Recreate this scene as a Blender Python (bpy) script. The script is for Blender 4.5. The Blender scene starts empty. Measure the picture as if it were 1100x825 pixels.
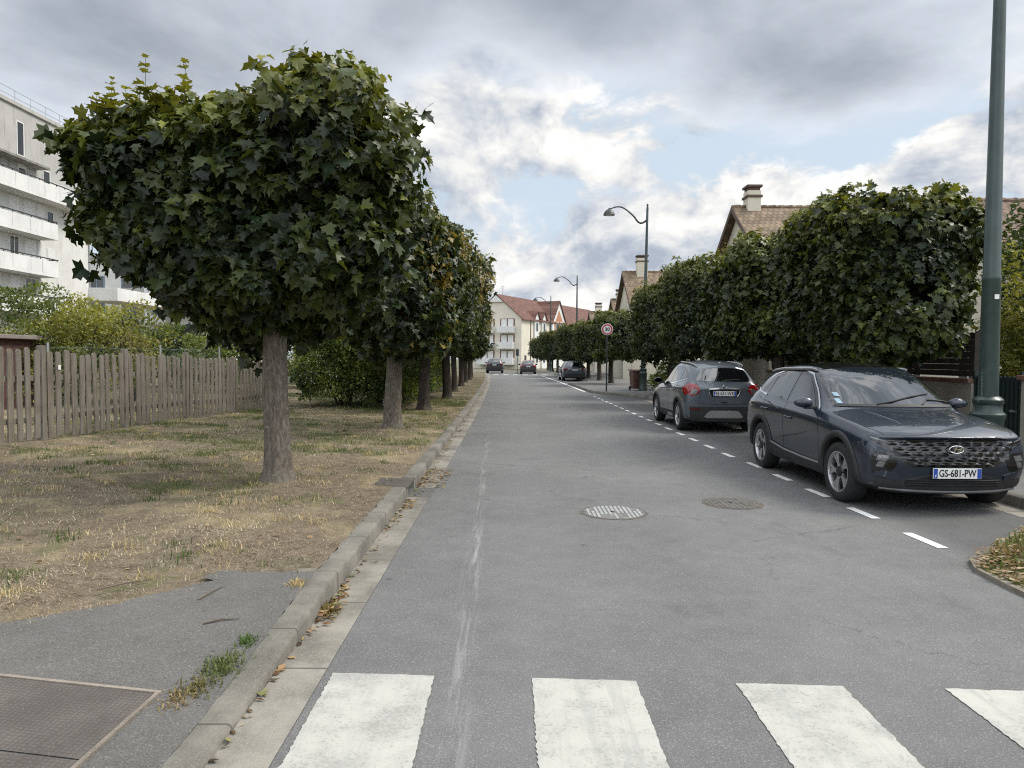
import bpy, bmesh, math, random
import numpy as np
from mathutils import Vector, Matrix
from mathutils.bvhtree import BVHTree
from mathutils.geometry import delaunay_2d_cdt

R = math.radians
random.seed(7)
rng = np.random.default_rng(11)
scene = bpy.context.scene
COL = scene.collection

# ------------------------------------------------------------------ camera
cam_d = bpy.data.cameras.new('camera')
cam_d.sensor_width = 36.0
cam_d.lens = 780 / 1100 * 36.0
cam_d.clip_end = 2000
cam_d.clip_start = 0.05
cam = bpy.data.objects.new('camera', cam_d)
COL.objects.link(cam)
cam.matrix_world = (Matrix.Translation((0, 0, 1.68)) @ Matrix.Rotation(R(90 - 2.05), 4, 'X')
                    @ Matrix.Rotation(R(0.35), 4, 'Z'))
scene.camera = cam

# ------------------------------------------------------------------ sun, exposure
SUN_EL, SUN_AZ = 50.0, 80.0            # azimuth clockwise from the street direction (+Y)
sun_d = bpy.data.lights.new('sun', 'SUN')
sun_d.energy = 2.6
sun_d.angle = R(20)
sun_d.color = (1.0, 0.95, 0.86)
sun = bpy.data.objects.new('sun', sun_d)
COL.objects.link(sun)
sd = Vector((math.sin(R(SUN_AZ)) * math.cos(R(SUN_EL)), math.cos(R(SUN_AZ)) * math.cos(R(SUN_EL)), math.sin(R(SUN_EL))))
sun.rotation_euler = sd.to_track_quat('Z', 'Y').to_euler()
sun.location = sd * 60
vs = scene.view_settings
vs.view_transform = 'Standard'
vs.look = 'None'
vs.gamma = 1
vs.use_curve_mapping = False
vs.exposure = 0.30
scene.render.engine = 'CYCLES'
scene.cycles.use_denoising = False
scene.cycles.filter_width = 1.1
scene.cycles.use_adaptive_sampling = False
scene.cycles.max_bounces = 6
scene.cycles.transparent_max_bounces = 8
scene.cycles.sample_clamp_indirect = 6

# ------------------------------------------------------------------ node helpers
class NT:
    """small wrapper to write node trees compactly"""
    def __init__(s, tree):
        s.t = tree
        s.n = tree.nodes
    def node(s, typ, **kw):
        n = s.n.new(typ)
        for k, v in kw.items():
            setattr(n, k, v)
        return n
    def put(s, sock, v):
        if v is None:
            return
        if hasattr(v, 'is_output'):
            s.t.links.new(v, sock)
        else:
            if isinstance(v, (tuple, list)) and len(v) == 3 and sock.type == 'RGBA':
                v = (*v, 1)
            sock.default_value = v
    def math(s, op, a, b=None, c=None, clamp=False):
        n = s.node('ShaderNodeMath', operation=op, use_clamp=clamp)
        s.put(n.inputs[0], a); s.put(n.inputs[1], b)
        if c is not None: s.put(n.inputs[2], c)
        return n.outputs[0]
    def vmath(s, op, a, b=None, scale=None):
        n = s.node('ShaderNodeVectorMath', operation=op)
        s.put(n.inputs[0], a)
        if b is not None: s.put(n.inputs[1], b)
        if scale is not None: s.put(n.inputs['Scale'], scale)
        return n.outputs['Value'] if op in ('DOT_PRODUCT', 'LENGTH', 'DISTANCE') else n.outputs['Vector']
    def mix(s, f, a, b, blend='MIX'):
        n = s.node('ShaderNodeMix', data_type='RGBA', blend_type=blend)
        s.put(n.inputs[0], f); s.put(n.inputs[6], a); s.put(n.inputs[7], b)
        return n.outputs[2]
    def noise(s, vec, scale, detail=4, rough=0.55, dist=0.0, lac=2.0):
        n = s.node('ShaderNodeTexNoise')
        s.put(n.inputs['Vector'], vec)
        n.inputs['Scale'].default_value = scale; n.inputs['Detail'].default_value = detail
        n.inputs['Roughness'].default_value = rough; n.inputs['Distortion'].default_value = dist
        n.inputs['Lacunarity'].default_value = lac
        return n.outputs['Fac']
    def vor(s, vec, scale, feature='F1', out='Distance'):
        n = s.node('ShaderNodeTexVoronoi', feature=feature)
        s.put(n.inputs['Vector'], vec); n.inputs['Scale'].default_value = scale
        return n.outputs[out]
    def ramp(s, f, a, b, smooth=True):
        n = s.node('ShaderNodeMapRange', interpolation_type='SMOOTHSTEP' if smooth else 'LINEAR')
        s.put(n.inputs[0], f); s.put(n.inputs[1], a); s.put(n.inputs[2], b)
        n.inputs[3].default_value = 0; n.inputs[4].default_value = 1
        return n.outputs[0]
    def sep(s, v):
        n = s.node('ShaderNodeSeparateXYZ'); s.put(n.inputs[0], v)
        return n.outputs
    def comb(s, x, y, z):
        n = s.node('ShaderNodeCombineXYZ')
        s.put(n.inputs[0], x); s.put(n.inputs[1], y); s.put(n.inputs[2], z)
        return n.outputs[0]
    def mapping(s, v, scale=(1, 1, 1), rot=(0, 0, 0), loc=(0, 0, 0)):
        n = s.node('ShaderNodeMapping'); s.put(n.inputs[0], v)
        n.inputs['Scale'].default_value = scale; n.inputs['Rotation'].default_value = rot
        n.inputs['Location'].default_value = loc
        return n.outputs[0]
    def bump(s, h, strength=0.5, dist=0.01):
        n = s.node('ShaderNodeBump'); s.put(n.inputs['Height'], h)
        n.inputs['Strength'].default_value = strength; n.inputs['Distance'].default_value = dist
        return n.outputs[0]
# ------------------------------------------------------------------ world: Nishita sky with cloud layers
def build_world():
    w = bpy.data.worlds.new('World')
    scene.world = w
    w.use_nodes = True
    t = w.node_tree
    t.nodes.clear()
    N = NT(t)
    out = N.node('ShaderNodeOutputWorld')
    bg = N.node('ShaderNodeBackground')
    sky = N.node('ShaderNodeTexSky', sky_type='NISHITA', sun_disc=False)
    sky.sun_elevation = R(SUN_EL); sky.sun_rotation = R(SUN_AZ)
    sky.air_density = 1.0; sky.dust_density = 1.5; sky.ozone_density = 1.5
    tc = N.node('ShaderNodeTexCoord')
    d = N.vmath('NORMALIZE', tc.outputs['Generated'])
    x, y, z = N.sep(d)
    zc = N.math('MAXIMUM', z, 0.0)
    el = N.math('ARCSINE', z)                       # radians above the horizon
    az = N.math('ARCTAN2', x, y)                    # radians clockwise from the street direction
    # planar cloud-deck coordinates (flattened towards the horizon as a real deck is)
    k = N.math('DIVIDE', 1.0, N.math('ADD', zc, 0.16))
    p = N.comb(N.math('MULTIPLY', x, k), N.math('MULTIPLY', y, k), 0.0)
    ds = N.mapping(d, scale=(1.0, 1.0, 1.45))

    def blob(a0, e0, ra, re, amp):
        u = N.math('DIVIDE', N.math('SUBTRACT', az, R(a0)), R(ra))
        v = N.math('DIVIDE', N.math('SUBTRACT', el, R(e0)), R(re))
        q = N.math('ADD', N.math('MULTIPLY', u, u), N.math('MULTIPLY', v, v))
        return N.math('MULTIPLY', N.math('EXPONENT', N.math('MULTIPLY', q, -1.0)), amp)
    def add(*a):
        r = a[0]
        for b in a[1:]:
            r = N.math('ADD', r, b)
        return r

    warp = N.node('ShaderNodeTexNoise')
    N.put(warp.inputs['Vector'], ds); warp.inputs['Scale'].default_value = 3.0; warp.inputs['Detail'].default_value = 3
    wv = N.vmath('SCALE', N.vmath('SUBTRACT', warp.outputs['Color'], (0.5, 0.5, 0.5)), scale=0.16)
    dw = N.vmath('ADD', ds, wv)

    # ---- white cumulus
    n1 = N.noise(dw, 6.4, 10, 0.60)
    n1b = N.noise(N.vmath('ADD', dw, (0.02, 0.004, 0.045)), 6.4, 7, 0.60)
    relief = N.math('SUBTRACT', n1, n1b)
    wb = add(blob(2, 4, 26, 7, 0.17), blob(16, 10.5, 8, 4.5, 0.16), blob(-4, 20, 9, 6, 0.20), blob(30, 8, 14, 6, 0.10),
             blob(36, 13, 7, 3, 0.12), blob(-40, 24, 20, 5, 0.10), blob(5, 13.0, 5, 1.6, -0.13), blob(-9, 14, 4, 3, 0.06), blob(27, 17, 9, 2.2, -0.18),
             blob(-17, 22, 3.5, 2.0, -0.10))
    wden = N.math('ADD', n1, wb)
    wmask = N.ramp(wden, 0.48, 0.585)
    wlit = N.math('ADD', 0.70, N.math('MULTIPLY', relief, 1.9))
    wthick = N.ramp(wden, 0.56, 0.86)
    wval = N.math('SUBTRACT', wlit, N.math('MULTIPLY', wthick, 0.10))
    wshade = blob(5, 8.0, 6, 2.2, 0.12)             # grey-blue underside of the distant cumulus
    wval = N.math('MINIMUM', N.math('MAXIMUM', N.math('SUBTRACT', wval, wshade), 0.42), 0.92)
    wcol = N.mix(N.ramp(wval, 0.32, 0.82), (0.84, 0.95, 1.14), (1.0, 0.99, 0.96))
    wcol = N.vmath('SCALE', wcol, scale=wval)

    # ---- grey stratocumulus deck
    n2 = N.noise(p, 1.1, 8, 0.55, 0.25)
    n2f = N.noise(p, 3.4, 7, 0.6)
    gb = add(N.math('MULTIPLY', N.ramp(el, R(13), R(21)), 0.16),
             blob(8, 27, 15, 5.5, 0.24), blob(22, 20.0, 12, 3.6, 0.26), blob(36, 24, 14, 5, 0.16), blob(-30, 22, 20, 9, 0.30),
             blob(-4, 19, 5.5, 4.0, -0.28), blob(5, 18, 5, 3.0, -0.16), blob(31, 13.5, 8, 2.6, -0.2), blob(14, 14, 7, 2.2, -0.12))
    gden = add(n2, gb, N.math('MULTIPLY', N.math('SUBTRACT', n2f, 0.5), 0.34))
    gmask = N.math('MULTIPLY', N.ramp(gden, 0.50, 0.74), 0.96)
    gval = N.math('SUBTRACT', 0.66, N.math('MULTIPLY', N.ramp(gden, 0.64, 1.0), 0.34))
    gval = N.math('ADD', gval, N.math('MULTIPLY', N.math('SUBTRACT', n2f, 0.5), 0.42))
    gcol = N.vmath('SCALE', N.mix(N.ramp(gval, 0.26, 0.55), (0.87, 0.97, 1.13), (0.91, 0.98, 1.09)), scale=gval)
    # overhead and behind the camera the deck is thinner and lit by the sun above it
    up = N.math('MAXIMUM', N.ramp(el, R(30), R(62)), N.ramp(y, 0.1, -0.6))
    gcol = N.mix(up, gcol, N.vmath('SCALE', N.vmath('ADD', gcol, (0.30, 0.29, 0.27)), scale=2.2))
    high = N.ramp(el, R(32), R(58))
    gmask = N.math('MULTIPLY', gmask, N.math('SUBTRACT', 1.0, N.math('MULTIPLY', high, 0.55)))
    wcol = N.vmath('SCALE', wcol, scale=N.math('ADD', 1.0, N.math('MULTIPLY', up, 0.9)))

    skyc = N.vmath('SCALE', sky.outputs[0], scale=SKY_BLUE)
    skyc = N.mix(0.80, skyc, (0.59, 0.685, 0.775))               # thin high veil over the blue
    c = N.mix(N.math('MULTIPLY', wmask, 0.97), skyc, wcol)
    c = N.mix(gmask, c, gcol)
    # below the horizon: dull ground light
    c = N.mix(N.ramp(z, 0.0, -0.03), c, (0.16, 0.15, 0.13))
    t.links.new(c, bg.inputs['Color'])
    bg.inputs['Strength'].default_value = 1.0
    t.links.new(bg.outputs[0], out.inputs[0])
    w.cycles.sampling_method = 'MANUAL'
    w.cycles.sample_map_resolution = 1024
SKY_BLUE = 0.085
build_world()
# ------------------------------------------------------------------ object helpers
def tag(o, label=None, cat=None, group=None, kind=None):
    if label: o['label'] = label
    if cat: o['category'] = cat
    if group: o['group'] = group
    if kind: o['kind'] = kind
    return o
def empty(name, loc=(0, 0, 0), rz=0.0):
    o = bpy.data.objects.new(name, None)
    o.empty_display_size = 0.2
    COL.objects.link(o)
    o.location = loc; o.rotation_euler = (0, 0, rz)
    return o
def link(name, me, parent=None, material=None, smooth=False):
    if material is not None:
        me.materials.clear(); me.materials.append(material)
    if smooth:
        me.polygons.foreach_set('use_smooth', [True] * len(me.polygons))
    o = bpy.data.objects.new(name, me)
    COL.objects.link(o)
    if parent is not None:
        o.parent = parent
    return o
def kids(o):
    return [c for c in bpy.data.objects if c.parent is o]
def copy_tree(o, parent=None):
    c = o.copy(); COL.objects.link(c); c.parent = parent
    for ch in kids(o):
        copy_tree(ch, c)
    return c
def bend(y):
    return -0.0003 * max(0.0, y - 8.0) ** 2
def P(px, D):
    return (px - 550) * D / 780.0
def lerp(a, b, t): return a + (b - a) * t
def sstep(t):
    t = min(1.0, max(0.0, t)); return t * t * (3 - 2 * t)

class MB:
    """collects simple shapes into one mesh"""
    def __init__(s): s.v = []; s.f = []
    def quad(s, a, b, c, d):
        i = len(s.v); s.v += [tuple(a), tuple(b), tuple(c), tuple(d)]; s.f.append((i, i + 1, i + 2, i + 3)); return s
    def poly(s, pts):
        i = len(s.v); s.v += [tuple(p) for p in pts]; s.f.append(tuple(range(i, i + len(pts)))); return s
    def box(s, x0, x1, y0, y1, z0, z1, M=None):
        i = len(s.v)
        vs_ = [(x0, y0, z0), (x1, y0, z0), (x1, y1, z0), (x0, y1, z0), (x0, y0, z1), (x1, y0, z1), (x1, y1, z1), (x0, y1, z1)]
        if M is not None: vs_ = [tuple(M @ Vector(v)) for v in vs_]
        s.v += vs_
        s.f += [tuple(i + k for k in f) for f in ((0, 3, 2, 1), (4, 5, 6, 7), (0, 1, 5, 4), (1, 2, 6, 5), (2, 3, 7, 6), (3, 0, 4, 7))]
        return s
    def prism(s, pts, d):
        """closed polygon pts (3-D, planar) extruded by vector d"""
        n = len(pts); i = len(s.v); d = Vector(d)
        s.v += [tuple(p) for p in pts] + [tuple(Vector(p) + d) for p in pts]
        s.f.append(tuple(range(i + n - 1, i - 1, -1))); s.f.append(tuple(range(i + n, i + 2 * n)))
        for k in range(n):
            k2 = (k + 1) % n
            s.f.append((i + k, i + k2, i + n + k2, i + n + k))
        return s
    def tube(s, pts, rad, seg=8, cap=True, sx=1.0):
        pts = [Vector(p) for p in pts]; n = len(pts)
        rads = rad if isinstance(rad, (list, tuple)) else [rad] * n
        base = len(s.v); up = Vector((0.13, 0.21, 0.97)).normalized()
        prev = None
        for i in range(n):
            t = (pts[min(i + 1, n - 1)] - pts[max(i - 1, 0)])
            t = t.normalized() if t.length > 1e-9 else Vector((0, 0, 1))
            if prev is None:
                a = t.cross(Vector((1, 0, 0)) if abs(t.x) < 0.9 else Vector((0, 1, 0))).normalized()
            else:
                a = (prev - t * prev.dot(t)).normalized()
            prev = a
            b = t.cross(a)
            for k in range(seg):
                th = 2 * math.pi * k / seg
                s.v.append(tuple(pts[i] + (a * math.cos(th) + b * math.sin(th) * sx) * rads[i]))
        for i in range(n - 1):
            for k in range(seg):
                k2 = (k + 1) % seg
                s.f.append((base + i * seg + k, base + i * seg + k2, base + (i + 1) * seg + k2, base + (i + 1) * seg + k))
        if cap:
            s.f.append(tuple(base + k for k in range(seg - 1, -1, -1)))
            s.f.append(tuple(base + (n - 1) * seg + k for k in range(seg)))
        return s
    def lathe(s, prof, seg=24, M=None, closed=False):
        """prof = [(r, h)], axis Z (or M applied)"""
        base = len(s.v); n = len(prof)
        for r, h in prof:
            for k in range(seg):
                th = 2 * math.pi * k / seg
                v = Vector((r * math.cos(th), r * math.sin(th), h))
                s.v.append(tuple(M @ v if M is not None else v))
        for i in range(n - (0 if closed else 1)):
            i2 = (i + 1) % n
            for k in range(seg):
                k2 = (k + 1) % seg
                s.f.append((base + i * seg + k, base + i * seg + k2, base + i2 * seg + k2, base + i2 * seg + k))
        if not closed:
            s.f.append(tuple(base + k for k in range(seg - 1, -1, -1)))
            s.f.append(tuple(base + (n - 1) * seg + k for k in range(seg)))
        return s
    def mesh(s, name):
        me = bpy.data.meshes.new(name); me.from_pydata(s.v, [], s.f); me.update(); return me
    def build(s, name, material, parent=None, smooth=False, bevel=0.0):
        me = s.mesh(name)
        if bevel > 0:
            bm = bmesh.new(); bm.from_mesh(me)
            bmesh.ops.remove_doubles(bm, verts=bm.verts, dist=1e-5)
            eds = [e for e in bm.edges if len(e.link_faces) == 2 and e.calc_face_angle(0) > 0.5]
            bmesh.ops.bevel(bm, geom=eds, offset=bevel, segments=2, profile=0.6, affect='EDGES', clamp_overlap=True)
            bm.to_mesh(me); bm.free()
        o = link(name, me, parent, material)
        if smooth:
            smooth_by_angle(me)
        return o
def smooth_by_angle(me, ang=40):
    me.polygons.foreach_set('use_smooth', [True] * len(me.polygons))
    try:
        me.set_sharp_from_angle(angle=R(ang))
    except Exception:
        pass
def np_obj(name, V, F, material, parent=None, tint=None, smooth=False):
    me = bpy.data.meshes.new(name)
    me.from_pydata(V, [], F)
    if tint is not None:
        ca = me.color_attributes.new('tint', 'FLOAT_COLOR', 'POINT')
        c = np.ones((len(V), 4), dtype=np.float32); c[:, :3] = tint
        ca.data.foreach_set('color', c.ravel())
    me.update()
    return link(name, me, parent, material, smooth)
def text_mesh(s, size, extrude=0.0, bold=0.0, shear=0.0):
    cu = bpy.data.curves.new('txt', 'FONT'); cu.body = s; cu.size = size; cu.extrude = extrude
    cu.align_x = 'CENTER'; cu.align_y = 'CENTER'; cu.offset = bold; cu.shear = shear; cu.resolution_u = 3
    o = bpy.data.objects.new('txt', cu); COL.objects.link(o)
    bpy.context.view_layer.update()
    me = bpy.data.meshes.new_from_object(o.evaluated_get(bpy.context.evaluated_depsgraph_get()))
    bpy.data.objects.remove(o); bpy.data.curves.remove(cu)
    return me

# ------------------------------------------------------------------ materials
def newmat(name):
    m = bpy.data.materials.new(name); m.use_nodes = True
    t = m.node_tree; t.nodes.clear(); N = NT(t)
    out = N.node('ShaderNodeOutputMaterial'); b = N.node('ShaderNodeBsdfPrincipled')
    t.links.new(b.outputs[0], out.inputs[0])
    return m, N, b, out
def M_(name, col, rough=0.6, metal=0.0, coat=0.0, var=0.12, scale=4.0, bump=0.0, bscale=60, ior=1.5, spec=0.5, col2=None, rvar=0.0):
    m, N, b, out = newmat(name)
    tc = N.node('ShaderNodeTexCoord'); co = tc.outputs['Object']
    c2 = col2 if col2 else tuple(max(0, c * (1 - var)) for c in col)
    c1 = col if col2 else tuple(c * (1 + var) for c in col)
    if var > 0 or col2:
        f = N.ramp(N.noise(co, scale, 6, 0.6), 0.3, 0.7)
        N.put(b.inputs['Base Color'], N.mix(f, c1, c2))
    else:
        N.put(b.inputs['Base Color'], col)
    if rvar > 0:
        N.put(b.inputs['Roughness'], N.math('ADD', rough - rvar / 2, N.math('MULTIPLY', N.noise(co, scale * 3, 5), rvar)))
    else:
        b.inputs['Roughness'].default_value = rough
    b.inputs['Metallic'].default_value = metal
    b.inputs['Coat Weight'].default_value = coat
    b.inputs['Coat Roughness'].default_value = 0.03
    b.inputs['IOR'].default_value = ior
    b.inputs['Specular IOR Level'].default_value = spec
    if bump > 0:
        N.put(b.inputs['Normal'], N.bump(N.noise(co, bscale, 5), bump, 0.01))
    return m
def leaf_mat(name, trans=0.25, rough=0.42, spec=0.35, sat=1.0):
    m, N, b, out = newmat(name)
    at = N.node('ShaderNodeAttribute', attribute_name='tint')
    tr = N.node('ShaderNodeBsdfTranslucent')
    N.put(b.inputs['Base Color'], at.outputs['Color'])
    N.put(tr.inputs['Color'], N.mix(1.0, at.outputs['Color'], (1.9, 1.75, 0.8), 'MULTIPLY'))
    b.inputs['Roughness'].default_value = rough; b.inputs['Specular IOR Level'].default_value = spec
    mx = N.node('ShaderNodeMixShader'); mx.inputs[0].default_value = trans
    N.t.links.new(b.outputs[0], mx.inputs[1]); N.t.links.new(tr.outputs[0], mx.inputs[2])
    N.t.links.new(mx.outputs[0], out.inputs[0])
    return m

def mat_asphalt(name, base, streaks=False, warm=0.0):
    m, N, b, out = newmat(name)
    tc = N.node('ShaderNodeTexCoord'); co = tc.outputs['Object']
    sp = N.noise(co, 120, 3, 0.75)
    agg = N.vor(co, 125, out='Color'); agg = N.sep(agg)[0]
    big = N.noise(co, 0.55, 5, 0.6); mid = N.noise(co, 4.0, 5, 0.65)
    v = N.math('ADD', 0.50, N.math('MULTIPLY', N.math('SUBTRACT', sp, 0.5), 2.3))
    v = N.math('ADD', v, N.math('MULTIPLY', N.ramp(agg, 0.84, 0.95), 0.42))
    v = N.math('ADD', v, N.math('MULTIPLY', N.math('SUBTRACT', big, 0.5), 0.7))
    v = N.math('ADD', v, N.math('MULTIPLY', N.math('SUBTRACT', mid, 0.5), 0.5))
    v = N.math('MULTIPLY', N.math('ADD', v, 0.5), base)
    col = N.comb(N.math('MULTIPLY', v, 1.0 + warm), v, N.math('MULTIPLY', v, 0.99 - warm * 1.3))
    if streaks:
        x, y, z = N.sep(co)
        # chalky tyre scrub along the left wheel track, paler wheel paths, a darker parking lane, dark stains
        xs = N.math('ADD', x, N.math('MULTIPLY', N.math('SUBTRACT', y, 3.0), 0.021))
        br = N.noise(N.mapping(co, scale=(22, 1.1, 1)), 1.0, 6, 0.7)
        line = N.math('EXPONENT', N.math('MULTIPLY', N.math('POWER', N.math('DIVIDE', N.math('ADD', xs, 0.245), 0.05), 2.0), -1.0))
        fade = N.math('MULTIPLY', N.ramp(y, 22.0, 8.0), N.ramp(y, 1.0, 2.4))
        st = N.math('MULTIPLY', N.math('MULTIPLY', line, N.ramp(br, 0.46, 0.66)), N.math('MULTIPLY', fade, 0.48))
        col = N.mix(st, col, (0.42, 0.42, 0.41))
        def path(x0, w):
            return N.math('EXPONENT', N.math('MULTIPLY', N.math('POWER', N.math('DIVIDE', N.math('SUBTRACT', x, x0), w), 2.0), -1.0))
        wp = N.math('ADD', path(0.15, 0.5), path(1.9, 0.55))
        col = N.mix(N.math('MULTIPLY', N.math('MULTIPLY', wp, N.noise(N.mapping(co, scale=(1.2, 0.12, 1)), 1.0, 4)), 0.28), col, (0.2, 0.2, 0.2))
        lane = N.ramp(N.math('ADD', x, N.math('MULTIPLY', mid, 0.5)), 4.1, 4.5)
        col = N.mix(N.math('MULTIPLY', lane, 0.38), col, (0.035, 0.035, 0.036))
        stn = N.math('MULTIPLY', N.ramp(N.noise(N.mapping(co, scale=(0.9, 0.5, 1)), 1.3, 4, 0.6), 0.60, 0.72), 0.3)
        col = N.mix(stn, col, (0.05, 0.05, 0.052))
        sp2 = N.ramp(N.vor(co, 1.7), 0.055, 0.03)
        col = N.mix(N.math('MULTIPLY', sp2, N.math('MULTIPLY', N.ramp(N.noise(co, 0.9, 2), 0.5, 0.6), 0.6)), col, (0.03, 0.03, 0.03))
        # thin hairline cracks
        cr = N.vor(N.vmath('ADD', co, N.vmath('SCALE', N.comb(mid, big, 0.0), scale=0.8)), 0.33, 'DISTANCE_TO_EDGE')
        col = N.mix(N.math('MULTIPLY', N.ramp(cr, 0.004, 0.0015), N.math('MULTIPLY', N.ramp(big, 0.5, 0.6), 0.45)), col, (0.03, 0.03, 0.03))
        # transverse paving joints far down the street
        jt = N.math('FRACT', N.math('MULTIPLY', y, 0.055))
        col = N.mix(N.math('MULTIPLY', N.ramp(jt, 0.012, 0.0), 0.25), col, (0.22, 0.22, 0.22))
    N.put(b.inputs['Base Color'], col)
    b.inputs['Roughness'].default_value = 0.82
    b.inputs['Specular IOR Level'].default_value = 0.35
    h = N.math('ADD', sp, N.math('MULTIPLY', agg, 0.6))
    N.put(b.inputs['Normal'], N.bump(h, 0.55, 0.006))
    return m
def mat_paint():
    m, N, b, out = newmat('road_paint')
    co = N.node('ShaderNodeTexCoord').outputs['Object']
    n = N.noise(co, 3.0, 6, 0.65); f = N.noise(co, 60, 4, 0.7)
    v = N.mix(N.ramp(n, 0.35, 0.75), (0.44, 0.43, 0.39), (0.325, 0.317, 0.288))
    worn = N.ramp(N.math('ADD', N.math('MULTIPLY', n, 0.5), N.math('MULTIPLY', f, 0.6)), 0.56, 0.65)
    v = N.mix(N.math('MULTIPLY', worn, 0.8), v, (0.27, 0.265, 0.25))
    pits = N.ramp(N.vor(co, 9.0), 0.09, 0.05)
    v = N.mix(N.math('MULTIPLY', pits, N.math('MULTIPLY', N.ramp(N.noise(co, 4), 0.5, 0.62), 0.7)), v, (0.2, 0.195, 0.18))
    # tyre scuffs along the driving direction and fine cracks
    sc = N.noise(N.mapping(co, scale=(13, 0.8, 1)), 1.0, 5, 0.7)
    v = N.mix(N.math('MULTIPLY', N.ramp(sc, 0.46, 0.68), 0.75), v, (0.33, 0.325, 0.31))
    cr = N.vor(N.vmath('ADD', co, N.vmath('SCALE', N.comb(n, f, 0.0), scale=0.25)), 1.6, 'DISTANCE_TO_EDGE')
    v = N.mix(N.math('MULTIPLY', N.ramp(cr, 0.005, 0.002), N.math('MULTIPLY', N.ramp(N.noise(co, 1.1, 2), 0.5, 0.6), 0.4)), v, (0.2, 0.2, 0.19))
    N.put(b.inputs['Base Color'], v)
    b.inputs['Roughness'].default_value = 0.7
    N.put(b.inputs['Normal'], N.bump(N.math('ADD', f, N.math('MULTIPLY', n, 0.5)), 0.3, 0.004))
    return m
def mat_concrete(name, c=(0.27, 0.255, 0.225), joints=0.0, joff=0.0, stain=0.5):
    m, N, b, out = newmat(name)
    co = N.node('ShaderNodeTexCoord').outputs['Object']
    n = N.noise(co, 1.6, 6, 0.65); f = N.noise(co, 120, 3, 0.7); g = N.vor(co, 280, out='Color'); g = N.sep(g)[0]
    v = N.mix(N.ramp(n, 0.34, 0.66), c, tuple(k * 0.5 for k in c))
    v = N.mix(N.math('MULTIPLY', N.ramp(g, 0.7, 1.0), 0.5), v, tuple(min(1, k * 1.5) for k in c))
    v = N.mix(N.math('MULTIPLY', N.ramp(f, 0.55, 0.75), 0.4), v, tuple(k * 0.5 for k in c))
    st = N.ramp(N.noise(N.mapping(co, scale=(3, 0.7, 3)), 1.0, 5, 0.7), 0.52, 0.75)
    v = N.mix(N.math('MULTIPLY', st, stain), v, (0.09, 0.082, 0.068))
    if joints > 0:
        y = N.sep(co)[1]
        fr = N.math('FRACT', N.math('ADD', N.math('DIVIDE', y, joints), joff))
        j = N.math('MAXIMUM', N.ramp(fr, 0.012 / joints, 0.004 / joints), N.ramp(fr, 1 - 0.012 / joints, 1 - 0.004 / joints))
        v = N.mix(N.math('MULTIPLY', j, 0.75), v, (0.05, 0.046, 0.04))
    N.put(b.inputs['Base Color'], v)
    b.inputs['Roughness'].default_value = 0.88; b.inputs['Specular IOR Level'].default_value = 0.3
    N.put(b.inputs['Normal'], N.bump(N.math('ADD', f, N.math('MULTIPLY', n, 2.0)), 0.45, 0.006))
    return m
def mat_lawn():
    m, N, b, out = newmat('dry_lawn_soil')
    co = N.node('ShaderNodeTexCoord').outputs['Object']
    n = N.noise(co, 0.9, 6, 0.65); k = N.noise(co, 7, 6, 0.7); f = N.noise(N.mapping(co, scale=(1, 1.0, 1)), 60, 4, 0.75)
    v = N.mix(N.ramp(k, 0.32, 0.68), (0.215, 0.172, 0.128), (0.10, 0.079, 0.058))
    v = N.mix(N.math('MULTIPLY', N.ramp(f, 0.5, 0.68), 0.75), v, (0.42, 0.35, 0.235))
    v = N.mix(N.math('MULTIPLY', N.ramp(N.math('ADD', N.math('MULTIPLY', n, 0.7), N.math('MULTIPLY', k, 0.3)), 0.50, 0.60), 0.55), v, (0.40, 0.33, 0.20))
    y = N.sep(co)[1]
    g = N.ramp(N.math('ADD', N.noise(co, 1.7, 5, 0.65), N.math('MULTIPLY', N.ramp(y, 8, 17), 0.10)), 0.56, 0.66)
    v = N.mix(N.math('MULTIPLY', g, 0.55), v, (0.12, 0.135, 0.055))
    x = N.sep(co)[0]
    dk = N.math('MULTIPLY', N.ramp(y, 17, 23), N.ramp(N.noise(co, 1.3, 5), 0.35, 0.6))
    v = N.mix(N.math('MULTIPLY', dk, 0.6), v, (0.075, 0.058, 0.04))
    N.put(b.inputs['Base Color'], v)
    b.inputs['Roughness'].default_value = 0.95; b.inputs['Specular IOR Level'].default_value = 0.1
    N.put(b.inputs['Normal'], N.bump(N.math('ADD', N.math('MULTIPLY', f, 1.0), N.math('MULTIPLY', k, 1.5)), 0.9, 0.02))
    return m
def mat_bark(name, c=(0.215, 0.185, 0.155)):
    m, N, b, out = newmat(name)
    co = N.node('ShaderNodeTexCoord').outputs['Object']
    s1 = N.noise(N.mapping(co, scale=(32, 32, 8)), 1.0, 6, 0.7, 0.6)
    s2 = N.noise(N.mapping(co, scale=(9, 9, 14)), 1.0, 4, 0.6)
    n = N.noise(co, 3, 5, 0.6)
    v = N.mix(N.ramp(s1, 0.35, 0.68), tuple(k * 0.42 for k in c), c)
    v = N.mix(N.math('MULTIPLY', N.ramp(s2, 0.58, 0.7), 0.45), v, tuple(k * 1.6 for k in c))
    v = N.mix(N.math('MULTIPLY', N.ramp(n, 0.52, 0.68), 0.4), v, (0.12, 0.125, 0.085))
    N.put(b.inputs['Base Color'], v)
    b.inputs['Roughness'].default_value = 0.92; b.inputs['Specular IOR Level'].default_value = 0.2
    N.put(b.inputs['Normal'], N.bump(N.math('ADD', s1, N.math('MULTIPLY', s2, 0.4)), 0.9, 0.02))
    return m
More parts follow.
